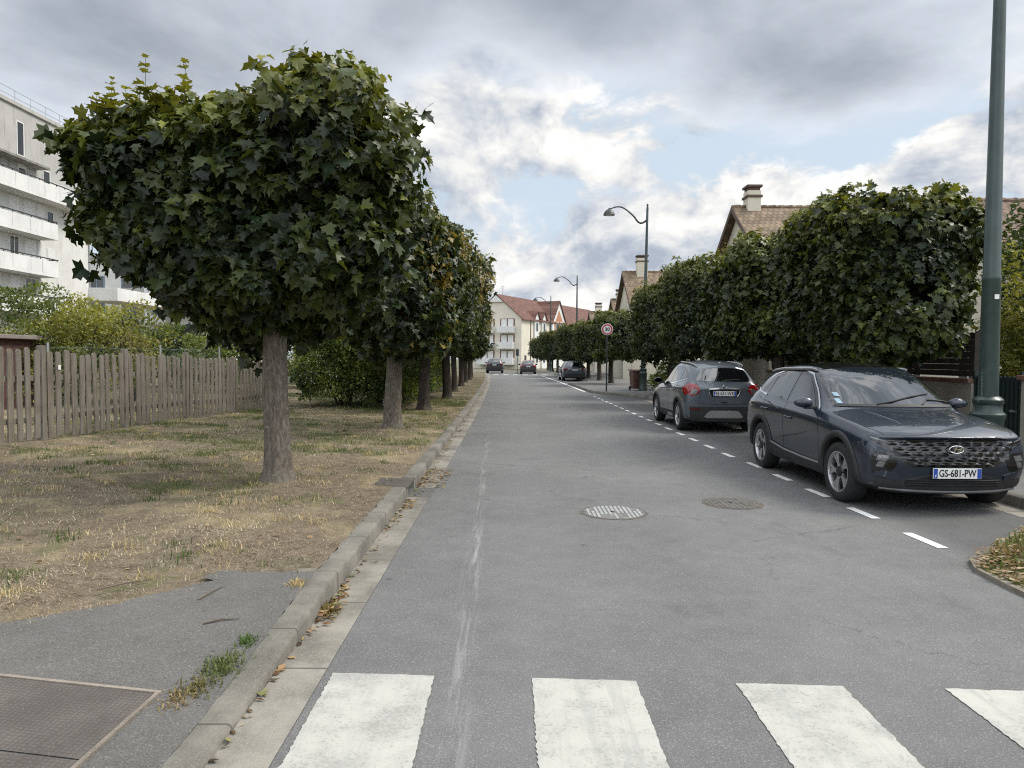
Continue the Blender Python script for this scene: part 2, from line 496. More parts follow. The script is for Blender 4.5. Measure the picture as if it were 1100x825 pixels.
def mat_wood():
    m, N, b, out = newmat('weathered_wood')
    co = N.node('ShaderNodeTexCoord').outputs['Object']
    g = N.noise(N.mapping(co, scale=(45, 45, 2.0)), 1.0, 6, 0.7, 0.8)
    pk = N.noise(N.mapping(co, scale=(5.1, 5.1, 0.15)), 1.0, 2)
    v = N.mix(N.ramp(g, 0.3, 0.7), (0.25, 0.22, 0.18), (0.12, 0.103, 0.083))
    v = N.mix(N.ramp(pk, 0.42, 0.62), v, N.mix(0.55, v, (0.21, 0.195, 0.175)))
    z = N.sep(co)[2]
    st = N.math('MULTIPLY', N.ramp(N.noise(co, 2.2, 5), 0.45, 0.65), 0.5)
    v = N.mix(st, v, (0.12, 0.10, 0.08))
    N.put(b.inputs['Base Color'], v)
    b.inputs['Roughness'].default_value = 0.9; b.inputs['Specular IOR Level'].default_value = 0.2
    N.put(b.inputs['Normal'], N.bump(g, 0.7, 0.01))
    return m
def mat_plaster(name, c, dirt=(0.2, 0.19, 0.17), dv=0.35, lines=0.0):
    m, N, b, out = newmat(name)
    co = N.node('ShaderNodeTexCoord').outputs['Object']
    n = N.noise(co, 0.6, 6, 0.65); f = N.noise(co, 45, 4, 0.7)
    strk = N.noise(N.mapping(co, scale=(2.2, 2.2, 0.22)), 1.0, 6, 0.65)
    v = N.mix(N.ramp(n, 0.3, 0.7), c, tuple(k * 0.86 for k in c))
    v = N.mix(N.math('MULTIPLY', N.ramp(strk, 0.52, 0.78), dv), v, dirt)
    if lines > 0:
        z = N.sep(co)[2]
        fr = N.math('FRACT', N.math('DIVIDE', z, lines))
        v = N.mix(N.math('MULTIPLY', N.ramp(fr, 0.014, 0.006), 0.45), v, tuple(k * 0.5 for k in c))
    N.put(b.inputs['Base Color'], v)
    b.inputs['Roughness'].default_value = 0.9; b.inputs['Specular IOR Level'].default_value = 0.2
    N.put(b.inputs['Normal'], N.bump(f, 0.25, 0.006))
    return m
def mat_tiles(name, c, axis='y', row=0.34, colw=0.26):
    """roof tiles laid in courses: rows follow height, columns follow the ridge direction"""
    m, N, b, out = newmat(name)
    co = N.node('ShaderNodeTexCoord').outputs['Object']
    x, y, z = N.sep(co)
    u = x if axis == 'x' else y
    r = N.math('DIVIDE', z, row * 0.58); fr = N.math('FRACT', r); rid = N.math('FLOOR', r)
    cc = N.math('ADD', N.math('DIVIDE', u, colw), N.math('MULTIPLY', rid, 0.5)); fc = N.math('FRACT', cc)
    wn = N.node('ShaderNodeTexWhiteNoise', noise_dimensions='2D')
    N.put(wn.inputs['Vector'], N.comb(N.math('FLOOR', cc), rid, 0.0))
    rv = wn.outputs['Value']
    v = N.mix(rv, tuple(k * 0.62 for k in c), tuple(k * 1.25 for k in c))
    v = N.mix(N.math('MULTIPLY', N.ramp(N.noise(co, 1.2, 6), 0.45, 0.7), 0.45), v, tuple(k * 0.5 for k in c))
    v = N.mix(N.math('MULTIPLY', N.ramp(fr, 0.16, 0.02), 0.7), v, tuple(k * 0.3 for k in c))
    N.put(b.inputs['Base Color'], v)
    b.inputs['Roughness'].default_value = 0.85
    wave = N.math('SINE', N.math('MULTIPLY', fc, 6.2832))
    N.put(b.inputs['Normal'], N.bump(N.math('ADD', N.math('MULTIPLY', wave, 0.5), N.math('MULTIPLY', fr, -1.4)), 0.8, 0.04))
    return m
def mat_plate():   # checkered steel cover
    m, N, b, out = newmat('checkered_steel')
    co = N.node('ShaderNodeTexCoord').outputs['Object']
    ch = N.node('ShaderNodeTexChecker'); N.put(ch.inputs[0], N.mapping(co, rot=(0, 0, R(45)))); ch.inputs['Scale'].default_value = 62
    n = N.noise(co, 3, 6, 0.65); f = N.noise(co, 140, 3)
    v = N.mix(N.ramp(n, 0.3, 0.7), (0.098, 0.084, 0.075), (0.155, 0.137, 0.12))
    v = N.mix(N.math('MULTIPLY', ch.outputs['Fac'], 0.42), v, (0.055, 0.045, 0.04))
    v = N.mix(N.math('MULTIPLY', N.ramp(f, 0.58, 0.7), 0.45), v, (0.26, 0.235, 0.2))
    N.put(b.inputs['Base Color'], v)
    b.inputs['Roughness'].default_value = 0.65; b.inputs['Metallic'].default_value = 0.25
    N.put(b.inputs['Normal'], N.bump(ch.outputs['Fac'], 0.7, 0.004))
    return m

MAT = dict(
    asphalt=mat_asphalt('asphalt', 0.135, True, 0.008), path_asphalt=mat_asphalt('path_asphalt', 0.108, False, 0.04), walk=mat_asphalt('pavement_asphalt', 0.13, False, 0.02),
    paint=mat_paint(), bright_line_paint=M_('line_paint', (0.72, 0.72, 0.70), 0.6, var=0.12, scale=6), kerb=mat_concrete('kerb_concrete', (0.205, 0.192, 0.165), 1.0, 0.8, 0.55), gutter=mat_concrete('gutter_concrete', (0.27, 0.25, 0.213), 1.05, 0.33, 0.45),  # line white raised: brightness lost in the shade is put into its colour
    conc=mat_concrete('concrete', (0.3, 0.29, 0.26)),
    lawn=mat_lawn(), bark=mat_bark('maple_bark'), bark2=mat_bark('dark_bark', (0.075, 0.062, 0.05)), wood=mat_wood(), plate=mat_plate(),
    leaf=leaf_mat('maple_leaf', 0.22), leaf_soft=leaf_mat('shrub_leaf', 0.3, 0.5, 0.25), grass=leaf_mat('grass_blade', 0.2, 0.7, 0.15),
    litter=leaf_mat('leaf_litter', 0.1, 0.8, 0.1),
    iron=M_('cast_iron', (0.17, 0.168, 0.16), 0.65, 0.2, var=0.3, scale=14, bump=0.4), iron_worn=M_('worn_iron', (0.36, 0.36, 0.35), 0.55, 0.3, var=0.25, scale=18),  # the second iron is the paler worn metal of the ribs
    iron_dark=M_('rusted_iron', (0.11, 0.095, 0.08), 0.75, 0.2, var=0.3, scale=16, bump=0.5), black=M_('matt_black', (0.012, 0.012, 0.013), 0.7, var=0.2),
    lamp_green=M_('lamp_green', (0.022, 0.041, 0.036), 0.42, 0.0, coat=0.15, var=0.22, scale=5, rvar=0.25), lamp_dark=M_('lamp_dark', (0.03, 0.04, 0.042), 0.45),
    white_pl=mat_plaster('white_render', (0.66, 0.655, 0.625), dv=0.4, lines=2.65), grey_pl=mat_plaster('grey_render', (0.45, 0.44, 0.42), dv=0.75, dirt=(0.12, 0.115, 0.105)),
    balcony=mat_plaster('balcony_white', (0.72, 0.72, 0.705), dv=0.3), cream=mat_plaster('cream_render', (0.66, 0.61, 0.50), dv=0.15), cream2=mat_plaster('pale_cream_render', (0.70, 0.655, 0.56), dv=0.15),
    beige=mat_plaster('beige_render', (0.40, 0.37, 0.315), dv=0.35), brickpl=M_('orange_brick', (0.42, 0.20, 0.12), 0.85, var=0.25, scale=12),
    coping=M_('brown_coping', (0.16, 0.085, 0.06), 0.75, var=0.3, scale=6), tile_x=mat_tiles('brown_tiles', (0.185, 0.132, 0.084), 'x'),
    tile_red=mat_tiles('red_tiles', (0.15, 0.07, 0.053), 'x'), tile_pink=mat_tiles('rosy_tiles', (0.145, 0.095, 0.066), 'x'), roof_edge=M_('roof_edge', (0.10, 0.065, 0.05), 0.8),
    glassd=M_('window_glass', (0.02, 0.025, 0.03), 0.06, var=0.0, spec=0.6), frame=M_('white_frame', (0.72, 0.72, 0.70), 0.5, var=0.05), shutter=M_('white_shutter', (0.66, 0.655, 0.64), 0.55, var=0.06),
    blueglass=M_('blue_panel', (0.14, 0.20, 0.26), 0.3, var=0.2), rail=M_('dark_rail', (0.035, 0.037, 0.04), 0.5, 0.3), galv=M_('galvanised_steel', (0.36, 0.37, 0.37), 0.5, 0.6, var=0.15),
    wire=M_('green_wire', (0.05, 0.085, 0.07), 0.5), hut=M_('dark_red_boards', (0.085, 0.04, 0.037), 0.8, var=0.3, scale=9), hutroof=M_('hut_roof', (0.24, 0.2, 0.19), 0.7),
    bin=M_('brown_plastic', (0.115, 0.055, 0.042), 0.55, var=0.15), signwhite=M_('sign_white', (0.8, 0.8, 0.8), 0.35, var=0.03), signred=M_('sign_red', (0.5, 0.03, 0.03), 0.35, var=0.05),
    gate=M_('green_metal', (0.015, 0.027, 0.026), 0.45), darkwood=M_('dark_boards', (0.042, 0.033, 0.027), 0.8, var=0.3, scale=7), whitewall=mat_plaster('white_garden_wall', (0.72, 0.71, 0.68)),
    steel=M_('stainless', (0.6, 0.6, 0.6), 0.3, 0.9, var=0.05), twig=M_('twig', (0.12, 0.095, 0.07), 0.9),
)
# ------------------------------------------------------------------ ground, road, kerbs
def frange(a, b, st):
    n = max(1, int(round((b - a) / st))); return [a + (b - a) * i / n for i in range(n + 1)]
def strip(name, fl, fr, ys, fz, material, kind='structure', nx=1):
    V = []; F = []
    for i, y in enumerate(ys):
        for j in range(nx + 1):
            x = lerp(fl(y), fr(y), j / nx)
            V.append((x, y, fz(x, y)))
    for i in range(len(ys) - 1):
        for j in range(nx):
            a = i * (nx + 1) + j
            F.append((a, a + 1, a + nx + 2, a + nx + 1))
    me = bpy.data.meshes.new(name); me.from_pydata(V, [], F)
    o = link(name, me, None, material, True)
    if kind: o['kind'] = kind
    return o
def sweep(name, fprof, ys, material, kind='structure', bevelless=True):
    """profile(y) -> list of (x, z); extruded along the street"""
    V = []; F = []; n = None
    for y in ys:
        pr = fprof(y); n = len(pr)
        V += [(x, y, z) for x, z in pr]
    for i in range(len(ys) - 1):
        for j in range(n - 1):
            a = i * n + j
            F.append((a, a + 1, a + n + 1, a + n))
    F.append(tuple(range(n))); F.append(tuple((len(ys) - 1) * n + k for k in range(n - 1, -1, -1)))
    me = bpy.data.meshes.new(name); me.from_pydata(V, [], F)
    bm = bmesh.new(); bm.from_mesh(me); bmesh.ops.recalc_face_normals(bm, faces=bm.faces); bm.to_mesh(me); bm.free()
    o = link(name, me, None, material)
    smooth_by_angle(me, 50)
    if kind: o['kind'] = kind
    return o

YS = frange(-6, 8, 1.0) + frange(9, 76, 1.5)
XA, XK, XR = -0.985, -1.245, 5.80          # left asphalt edge, left kerb foot, right kerb foot
def kerb_h(y):                              # dropped kerb at the crossing
    return lerp(0.025, 0.13, sstep((y - 3.0) / 2.2))
def zleft(x, y):
    d = max(0.0, -1.42 + bend(y) - x)
    t = min(1.0, d / 1.5)
    return lerp(kerb_h(y), 0.13, t) + 0.021 * min(d, 12)
def lawn_z(x, y):
    n = 0.018 * math.sin(x * 2.1 + 1.3 * math.sin(y * 1.1)) + 0.014 * math.sin(y * 2.9 + x * 1.7) + 0.01 * math.sin(x * 5.3 - y * 4.1)
    d = max(0.0, -1.42 + bend(y) - x)
    return zleft(x, y) + n * min(1, d / 0.5) * (0.25 if y < 5.0 else 1) - (0.02 if y < 5.2 and x > -3.0 else 0)

base = MB(); base.quad((-500, -200, -0.06), (500, -200, -0.06), (500, 800, -0.06), (-500, 800, -0.06))
o = base.build('ground', M_('far_ground', (0.13, 0.125, 0.075), 0.95, var=0.3, scale=0.1)); o['kind'] = 'structure'
road = strip('road', lambda y: XA + bend(y), lambda y: XR + bend(y) + (0 if y < 8.2 else 0), YS, lambda x, y: 0.0, MAT['asphalt'], nx=4)
strip('crossing_road', lambda y: -60, lambda y: 60, [76, 84, 92], lambda x, y: -0.004, MAT['walk'])
strip('gutter', lambda y: XK + bend(y), lambda y: XA + bend(y), YS, lambda x, y: 0.003, MAT['gutter'])
KR = rng.standard_normal(97).clip(-1.5, 1.5)
def kprof(y):
    b = bend(y); h = kerb_h(y)
    x0 = XK + b + 0.004 * math.sin(y * 7.3) * math.sin(y * 3.1) + (0.006 * KR[int(y * 17) % 97] if y < 14 else 0)
    h = h + 0.003 * KR[int(y * 11 + 5) % 97] + (0.006 * math.sin(math.floor(y + 0.2) * 12.9) * 0.5)
    return [(x0, -0.03), (x0 - 0.004, h - 0.022), (x0 - 0.012, h - 0.007), (x0 - 0.028, h), (x0 - 0.165, h - 0.002), (x0 - 0.172, h - 0.02), (x0 - 0.172, -0.05)]
ysk = frange(-6, 2.0, 0.5) + frange(2.1, 8.6, 0.06)
sweep('kerb', kprof, ysk, MAT['kerb'])
sweep('kerb', kprof, frange(9.35, 76, 1.2), MAT['kerb'])
# kerb inlet between the two kerb runs: a thing of its own
inl = empty('kerb_inlet', (XK + bend(9), 8.97, 0))
tag(inl, 'open storm drain inlet in the left kerb with a rusty cover plate', 'storm drain')
MB().box(-0.17, 0.0, -0.37, 0.38, 0.102, 0.134).box(-0.42, -0.165, -0.25, 0.25, 0.115, 0.142).build('cover_plate', MAT['plate'], inl, bevel=0.004)
MB().box(-0.6, -0.17, -0.37, 0.38, -0.2, 0.1).build('chamber', MAT['black'], inl)
for ya in (-0.375, 0.305): MB().box(-0.17, 0.0, ya, ya + 0.075, -0.03, 0.101).build('side_block', MAT['conc'], inl, bevel=0.004)
MB().box(-0.16, 0.27, -0.3, 0.31, -0.02, 0.0065).build('apron', MAT['path_asphalt'], inl)

# lawn
ys_l = frange(-5, 4, 0.6) + frange(4.2, 14, 0.2) + frange(14.5, 30, 0.5) + frange(31, 80, 2.0)
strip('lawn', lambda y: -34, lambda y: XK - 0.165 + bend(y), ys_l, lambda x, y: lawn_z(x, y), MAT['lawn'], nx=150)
# asphalt footpath patch behind the dropped kerb
def patch_left(y):
    if y > 4.95: return -2.02 - (5.2 - y) * 0.9
    return -2.02 - 0.9 * sstep((5.05 - y) / 1.2) - 0.13 * max(0, 3.8 - y)
V = []; F = []
ys_p = frange(-4, 3, 0.5) + frange(3.1, 5.16, 0.08)
NXP = 16
for y in ys_p:
    xl = patch_left(y) + 0.035 * math.sin(y * 9) + 0.02 * math.sin(y * 23); xr = XK - 0.158
    for j in range(NXP + 1):
        x = lerp(xl, xr, j / NXP)
        yy = y + (0.03 * math.sin(x * 11) if y > 5.1 else 0)
        V.append((x, yy, zleft(x, y) + 0.004))
for i in range(len(ys_p) - 1):
    for j in range(NXP):
        a = i * (NXP + 1) + j; F.append((a, a + 1, a + NXP + 2, a + NXP + 1))
me = bpy.data.meshes.new('footpath'); me.from_pydata(V, [], F)
link('footpath', me, None, MAT['path_asphalt'], True)['kind'] = 'structure'
MB().box(-2.1, XK - 0.17, 5.17, 5.26, 0.0, 0.138).build('path_edging', mat_concrete('old_edging', (0.2, 0.185, 0.15)), bevel=0.01)['kind'] = 'structure'

# painted markings: parts of the road
def paint(name, pts, z=0.0045):
    o = MB().poly([(x, y, z) for x, y in pts]).build(name, MAT['bright_line_paint' if name in ('parking_dash', 'edge_line') else 'paint'], road); return o
def ragged(x0, x1, y0, y1, slope):
    """stripe outline with slightly worn edges"""
    pts = []
    def edge(ax, ay, bx, by, n):
        for i in range(n):
            t = i / n
            j = 0.0028 * rng.standard_normal()
            nx, ny = (by - ay), -(bx - ax); L = math.hypot(nx, ny)
            pts.append((ax + (bx - ax) * t + nx / L * j, ay + (by - ay) * t + ny / L * j))
    edge(x0, y0 + slope * x0, x1, y0 + slope * x1, 14); edge(x1, y0 + slope * x1, x1, y1 + slope * x1, 130)
    edge(x1, y1 + slope * x1, x0, y1 + slope * x0, 18); edge(x0, y1 + slope * x0, x0, y0 + slope * x0, 130)
    return pts
for k in range(4):
    paint('crossing_stripe', ragged(-0.94 + 1.055 * k, -0.40 + 1.055 * k, 1.1, 3.755, -0.045))
y = 6.45; k = 0
while y < 31.5:
    if True:
        xx = 3.87 + bend(y) - (0.06 if y > 12 else 0)
        paint('parking_dash', [(xx - 0.05, y), (xx + 0.05, y), (xx + 0.05 - 0.02, y + 0.56), (xx - 0.05 - 0.02, y + 0.56)])
    y += 1.19; k += 1
for k in range(7):
    x = -1.6 + 0.98 * k + bend(72)
    if k: paint('far_crossing_stripe', [(x, 71.5), (x + 0.5, 71.5), (x + 0.5, 74.3), (x, 74.3)])
yy = [36.6, 42, 48, 54, 60, 66, 70]
for a, b in zip(yy[:-1], yy[1:]):
    paint('edge_line', [(3.86 + bend(a), a), (3.98 + bend(a), a), (3.98 + bend(b), b), (3.86 + bend(b), b)])

# right pavement with its kerb, the near and far build-outs
def rk(y): return XR + bend(y)
def buildout(y):                             # extra width of the far build-out
    return 1.72 * sstep((y - 29.8) / 6.0) * (1 - sstep((y - 47) / 3.0))
def near_out(y):
    return 2.1 * (1 - sstep((y - 5.9) / 2.1))
ys_r = frange(5.0, 9, 0.25) + frange(10, 29, 1.5) + frange(29.5, 37, 0.5) + frange(38, 46, 2) + frange(46.5, 51, 0.5) + frange(52, 76, 2)
ys_r8 = [y for y in ys_r if y >= 7.75]
sweep('kerb', lambda y: [(rk(y) - buildout(y), -0.03), (rk(y) - buildout(y) + 0.01, 0.11), (rk(y) - buildout(y) + 0.03, 0.127), (rk(y) - buildout(y) + 0.16, 0.125), (rk(y) - buildout(y) + 0.16, -0.05)], ys_r8, MAT['kerb'])
strip('pavement', lambda y: rk(y) - buildout(y) + 0.158, lambda y: 9.2 + bend(y) if y > 8 else 9.2, [y for y in ys_r if y >= 7.75], lambda x, y: 0.122, MAT['walk'], nx=4)
strip('gutter', lambda y: rk(y) - 0.32, lambda y: rk(y), [y for y in ys_r8 if y < 29.6], lambda x, y: 0.003, MAT['gutter'])
# planted build-out, near right: low concrete edging round a weedy bed
edge_pts = [(5.82, 7.95), (5.3, 7.35), (4.75, 6.85), (4.2, 6.35), (3.82, 6.0), (3.69, 5.72), (3.66, 5.3), (3.64, 4.4), (3.62, 2.0)]
bed = MB()
bed.poly([(x, y, 0.032) for x, y in edge_pts] + [(9.2, 2.0, 0.032), (9.2, 7.95, 0.032)])
bo = bed.build('soil', MAT['lawn']); bo['kind'] = 'structure'
ed = MB()
for (x0, y0), (x1, y1) in zip(edge_pts[:-1], edge_pts[1:]):
    dx, dy = x1 - x0, y1 - y0; L = math.hypot(dx, dy); nx, ny = dy / L * 0.07, -dx / L * 0.07
    ed.prism([(x0, y0, -0.02), (x1, y1, -0.02), (x1 - nx, y1 - ny, -0.02), (x0 - nx, y0 - ny, -0.02)], (0, 0, 0.055))
ed.box(5.85, 9.2, 7.70, 7.765, -0.02, 0.126)
ed.build('kerb', mat_concrete('pale_edging', (0.27, 0.24, 0.19)))['kind'] = 'structure'

# ------------------------------------------------------------------ covers
def disc(mb, x, y, z0, z1, r, seg=40, jag=0.0):
    pts = [(x + (r + jag * rng.standard_normal()) * math.cos(2 * math.pi * k / seg), y + (r + jag * rng.standard_normal()) * math.sin(2 * math.pi * k / seg), z0) for k in range(seg)]
    mb.prism(pts, (0, 0, z1 - z0))
def manhole(x, y, r, light, label):
    root = empty('manhole_cover', (x, y, 0))
    tag(root, label, 'manhole cover', 'manhole covers in the carriageway')
    b = MB(); disc(b, 0, 0, 0.0, 0.0035, r * 1.06, jag=0.010); b.build('frame', MAT['iron_dark'], root)
    b = MB(); disc(b, 0, 0, 0.0, 0.006, r * 0.97); b.build('lid', MAT['iron'] if light else MAT['iron_dark'], root)
    rib = MB()
    n = 15 if light else 11
    for i in range(n):
        u = -r + 2 * r * (i + 0.5) / n
        half = math.sqrt(max(0, (r * 0.93) ** 2 - u * u))
        segs = [(-half, half)]
        if light:
            if abs(u) < 0.03: segs = [(-half, -0.06), (0.05, half)]
            elif i in (2, 12): segs = [(-half, half * 0.2)]
            elif 3 < i < 10: segs = [(-half * (0.15 + 0.3 * rng.random()), half)]
            for a, c in segs:
                rib.box(u - 0.014, u + 0.014, a, c, 0.005, 0.010)
        else:
            m = int(half * 2 / 0.06)
            for j in range(m):
                a = -half + j * 0.06
                rib.box(u - 0.016, u + 0.016, a + 0.012, a + 0.042, 0.005, 0.010)
    rib.build('tread', MAT['iron_worn'] if light else MAT['iron'], root)
    b = MB(); disc(b, -0.02, 0.02, 0.006, 0.011, 0.022, 12); b.build('key_hole', MAT['black'], root)
    return root
manhole(1.12, 7.87, 0.345, True, 'pale worn ribbed manhole cover in the middle of the road')
manhole(2.58, 8.42, 0.33, False, 'dull dark studded manhole cover near the dark blue car')
uc = empty('utility_cover', (-1.675, 3.44, 0), R(-2))
tag(uc, 'rusty checkered steel cover plate set in the left footpath', 'utility cover')
zc = zleft(-2.2, 3.1) + 0.008
def cplate(x0, x1, y0, y1):
    V = []
    mb = MB(); n = 4
    for i in range(n):
        for j in range(n):
            xa, xb = lerp(x0, x1, i / n), lerp(x0, x1, (i + 1) / n); ya, yb = lerp(y0, y1, j / n), lerp(y0, y1, (j + 1) / n)
            mb.quad(*[(x, y, zleft(-1.675 + x, 3.44 + y) + 0.011) for x, y in ((xa, ya), (xb, ya), (xb, yb), (xa, yb))])
    return mb
cplate(-1.15, -0.03, -0.585, -0.03).build('plate', MAT['plate'], uc)
cplate(-1.15, -0.03, -1.2, -0.60).build('plate', MAT['plate'], uc)
fr_ = MB()
def rail(x0, y0, x1, y1, w=0.022):
    z = max(zleft(-1.675 + x0, 3.44 + y0), 0); z1 = zleft(-1.675 + x1, 3.44 + y1)
    dx, dy = x1 - x0, y1 - y0; L = math.hypot(dx, dy); nx, ny = -dy / L * w / 2, dx / L * w / 2
    fr_.prism([(x0 - nx, y0 - ny, z - 0.03), (x1 - nx, y1 - ny, z1 - 0.03), (x1 + nx, y1 + ny, z1 - 0.03), (x0 + nx, y0 + ny, z - 0.03)], (0, 0, 0.044))
rail(-1.2, -0.012, 0.0, -0.012); rail(-0.012, -0.02, -0.012, -1.25)
fr_.build('frame', mat_concrete('cover_surround', (0.28, 0.24, 0.2)), uc)
lp_ = MB()
for (x0, y0, x1, y1) in ((-0.83, -0.3, -0.80, -0.14), (-1.15, -0.15, -0.80, -0.14), (-1.15, -0.3, -0.81, -0.3)):
    z = zleft(-2.5, 3.2) + 0.0125
    dx, dy = x1 - x0, y1 - y0; L = math.hypot(dx, dy); nx, ny = -dy / L * 0.005, dx / L * 0.005
    lp_.quad((x0 - nx, y0 - ny, z), (x1 - nx, y1 - ny, z), (x1 + nx, y1 + ny, z), (x0 + nx, y0 + ny, z))
lp_.build('key_hatch', MAT['black'], uc)

# ------------------------------------------------------------------ grass, litter, weeds
def blades(n, xs, ys, hs, ws, cols, lay, zf, seed=3, clump=None):
    r = np.random.default_rng(seed)
    x, y = xs, ys
    ang = r.uniform(0, 2 * np.pi, n); h = hs; tilt = lay
    dx, dy = np.cos(ang), np.sin(ang)
    z = zf
    w = ws
    ux, uy = -dy, dx
    b1 = np.stack([x - ux * w, y - uy * w, z], 1); b2 = np.stack([x + ux * w, y + uy * w, z], 1)
    hx = h * np.sin(tilt); hz = h * np.cos(tilt)
    mid = np.stack([x + dx * hx * 0.45, y + dy * hx * 0.45, z + hz * 0.62], 1)
    m1 = mid - np.stack([ux * w * 0.7, uy * w * 0.7, 0 * w], 1); m2 = mid + np.stack([ux * w * 0.7, uy * w * 0.7, 0 * w], 1)
    tip = np.stack([x + dx * hx, y + dy * hx, z + hz * 0.92], 1)
    V = np.stack([b1, b2, m2, m1, tip], 1).reshape(-1, 3)
    i = np.arange(n) * 5
    F = np.concatenate([np.stack([i, i + 1, i + 2], 1), np.stack([i, i + 2, i + 3], 1), np.stack([i + 3, i + 2, i + 4], 1)])
    T = np.repeat(cols, 5, axis=0)
    return V, F, T
def vnoise(x, y, s, seed):
    r = np.random.default_rng(seed); out = np.zeros_like(x); a = 1.0; tot = 0
    for o_ in range(4):
        th = r.uniform(0, 6.28, 4); ph = r.uniform(0, 6.28, 4); f = s * 2 ** o_
        v = sum(np.sin((x * np.cos(t) + y * np.sin(t)) * f + p + 1.2 * np.sin(y * f * 0.7 + p)) for t, p in zip(th, ph)) / 2.0
        out += v * a; tot += a; a *= 0.6
    return out / tot
def lawn_z_np(x, y):
    return np.array([lawn_z(a, b) for a, b in zip(x.tolist(), y.tolist())])
def patch_mask(x, y):
    pl = np.array([patch_left(v) if v < 5.15 else 9 for v in y.tolist()])
    return (y < 5.24) & (x > pl - 0.02)
def grass_field():
    n = 420000
    y = 3.2 + (rng.random(n) ** 1.6) * 24; x = -1.46 - rng.random(n) ** 0.9 * 8.2
    keep = (~patch_mask(x + 0.09 * rng.standard_normal(n), y + 0.05 * rng.standard_normal(n))) & (x > -1.0 * y * 0.78 - 0.6)
    x, y = x[keep], y[keep]
    x = x + np.array([bend(v) for v in y.tolist()])
    c = vnoise(x, y, 2.6, 5); c2 = vnoise(x, y, 7.0, 8); g = vnoise(x, y, 1.7, 21)
    keep = rng.random(len(x)) < np.clip(0.50 + 0.85 * (c * 0.6 + c2 * 0.6), 0.16, 1)
    x, y, c, c2, g = x[keep], y[keep], c[keep], c2[keep], g[keep]
    n = len(x)
    green = (g + 0.35 * c2 + 0.028 * np.clip(y - 9, 0, 8) + 0.25 * rng.standard_normal(n) * 0.5) > 0.34
    straw = np.array([0.45, 0.38, 0.26]); brown = np.array([0.24, 0.185, 0.13]); gr = np.array([0.10, 0.13, 0.045]); pale = np.array([0.55, 0.49, 0.37])
    t = rng.random((n, 1))
    col = straw * t + brown * (1 - t)
    pk = (c2 + 0.5 * rng.standard_normal(n) > 0.35)[:, None]
    col = np.where(pk, pale * (0.7 + 0.4 * rng.random((n, 1))), col)
    col = np.where(green[:, None], gr * (0.6 + 0.9 * rng.random((n, 1))), col)
    h = (0.014 + 0.036 * rng.random(n) ** 1.5) * (1 + 0.55 * np.clip(c2, 0, 1.2)) * np.where(green, 1.1, 1.0) * (1 + 0.03 * (y - 4))
    w = 0.0008 + 0.0012 * rng.random(n) + 0.00014 * y
    lay = np.where(green, 0.65, 1.25) + 0.28 * rng.standard_normal(n)
    V, F, T = blades(n, x, y, h, w, col, np.clip(lay, 0.05, 1.52), lawn_z_np(x, y) - 0.002 + 0.026 * patch_mask(x, y))
    # taller straw tufts and green weedy tufts
    Vs, Fs, Ts = [V], [F], [T]; base_i = len(V)
    for kk in range(330):
        yy = 4.4 + rng.random() ** 1.5 * 18; xx = -1.55 - rng.random() * 7.5 + bend(yy)
        if patch_mask(np.array([xx]), np.array([yy]))[0]: continue
        m = int(18 + 34 * rng.random()); rad = 0.03 + 0.10 * rng.random()
        gx = xx + rad * rng.standard_normal(m); gy = yy + rad * rng.standard_normal(m)
        isg = rng.random() < 0.33
        cc = (np.array([0.07, 0.115, 0.03]) if isg else np.array([0.50, 0.41, 0.24])) * (0.6 + 0.7 * rng.random((m, 1)))
        hh = (0.035 + 0.06 * rng.random(m)); ww = 0.0016 + 0.0014 * rng.random(m) + 0.00012 * yy
        V, F, T = blades(m, gx, gy, hh, ww, cc, np.clip(0.55 + 0.35 * rng.standard_normal(m), 0.02, 1.3), lawn_z_np(gx, gy) - 0.003, seed=100 + kk)
        Vs.append(V); Ts.append(T); Fs.append(F + base_i); base_i += len(V)
    o = np_obj('dry_grass', np.concatenate(Vs), np.concatenate(Fs), MAT['grass'], None, np.concatenate(Ts))
    tag(o, 'parched straw coloured grass with a few green tufts on the verge', 'grass', kind='stuff')
grass_field()

def litter(name, pts, size, cols, material, label, cat, seed=1, up=0.5):
    """small curled dry leaves lying on the ground"""
    r = np.random.default_rng(seed); V = []; F = []; T = []
    for (x, y, z) in pts:
        s = size * (0.5 + r.random()); a = r.uniform(0, 6.28); c, sn = math.cos(a), math.sin(a)
        l = s; w = s * (0.3 + 0.3 * r.random()); q = up * s
        loc = [(-l, 0, q * r.random()), (0, -w, q * r.random() * 0.6), (l, 0, q * r.random()), (0, w, q * r.random())]
        i = len(V); col = np.array(cols[r.integers(len(cols))]) * (0.6 + 0.7 * r.random())
        for (px_, py_, pz_) in loc:
            V.append((x + px_ * c - py_ * sn, y + px_ * sn + py_ * c, z + 0.004 + pz_)); T.append(col)
        F += [(i, i + 1, i + 2), (i, i + 2, i + 3)]
    o = np_obj(name, np.array(V), F, material, None, np.array(T))
    tag(o, label, cat, kind='stuff')
dry = [(0.26, 0.17, 0.09), (0.17, 0.10, 0.055), (0.34, 0.25, 0.13), (0.10, 0.07, 0.045), (0.20, 0.20, 0.08)]
pts = []
for k in range(1000):
    y = 4.8 + rng.random() ** 1.3 * 45
    if rng.random() > 0.25 + 0.75 * (vnoise(np.array([0.0]), np.array([y]), 1.9, 4)[0] > 0.1): continue
    pts.append((XK + bend(y) + 0.015 + abs(rng.standard_normal()) * 0.05, y, 0.003))
for k in range(260):
    y = 9.25 + rng.random() * 1.6; pts.append((XK + bend(y) + 0.02 + rng.random() ** 1.5 * 0.36, y, 0.004 + 0.015 * rng.random()))
for k in range(60):
    y = 8.0 + rng.random() * 0.5; pts.append((XK + bend(y) + 0.02 + rng.random() * 0.12, y, 0.004))
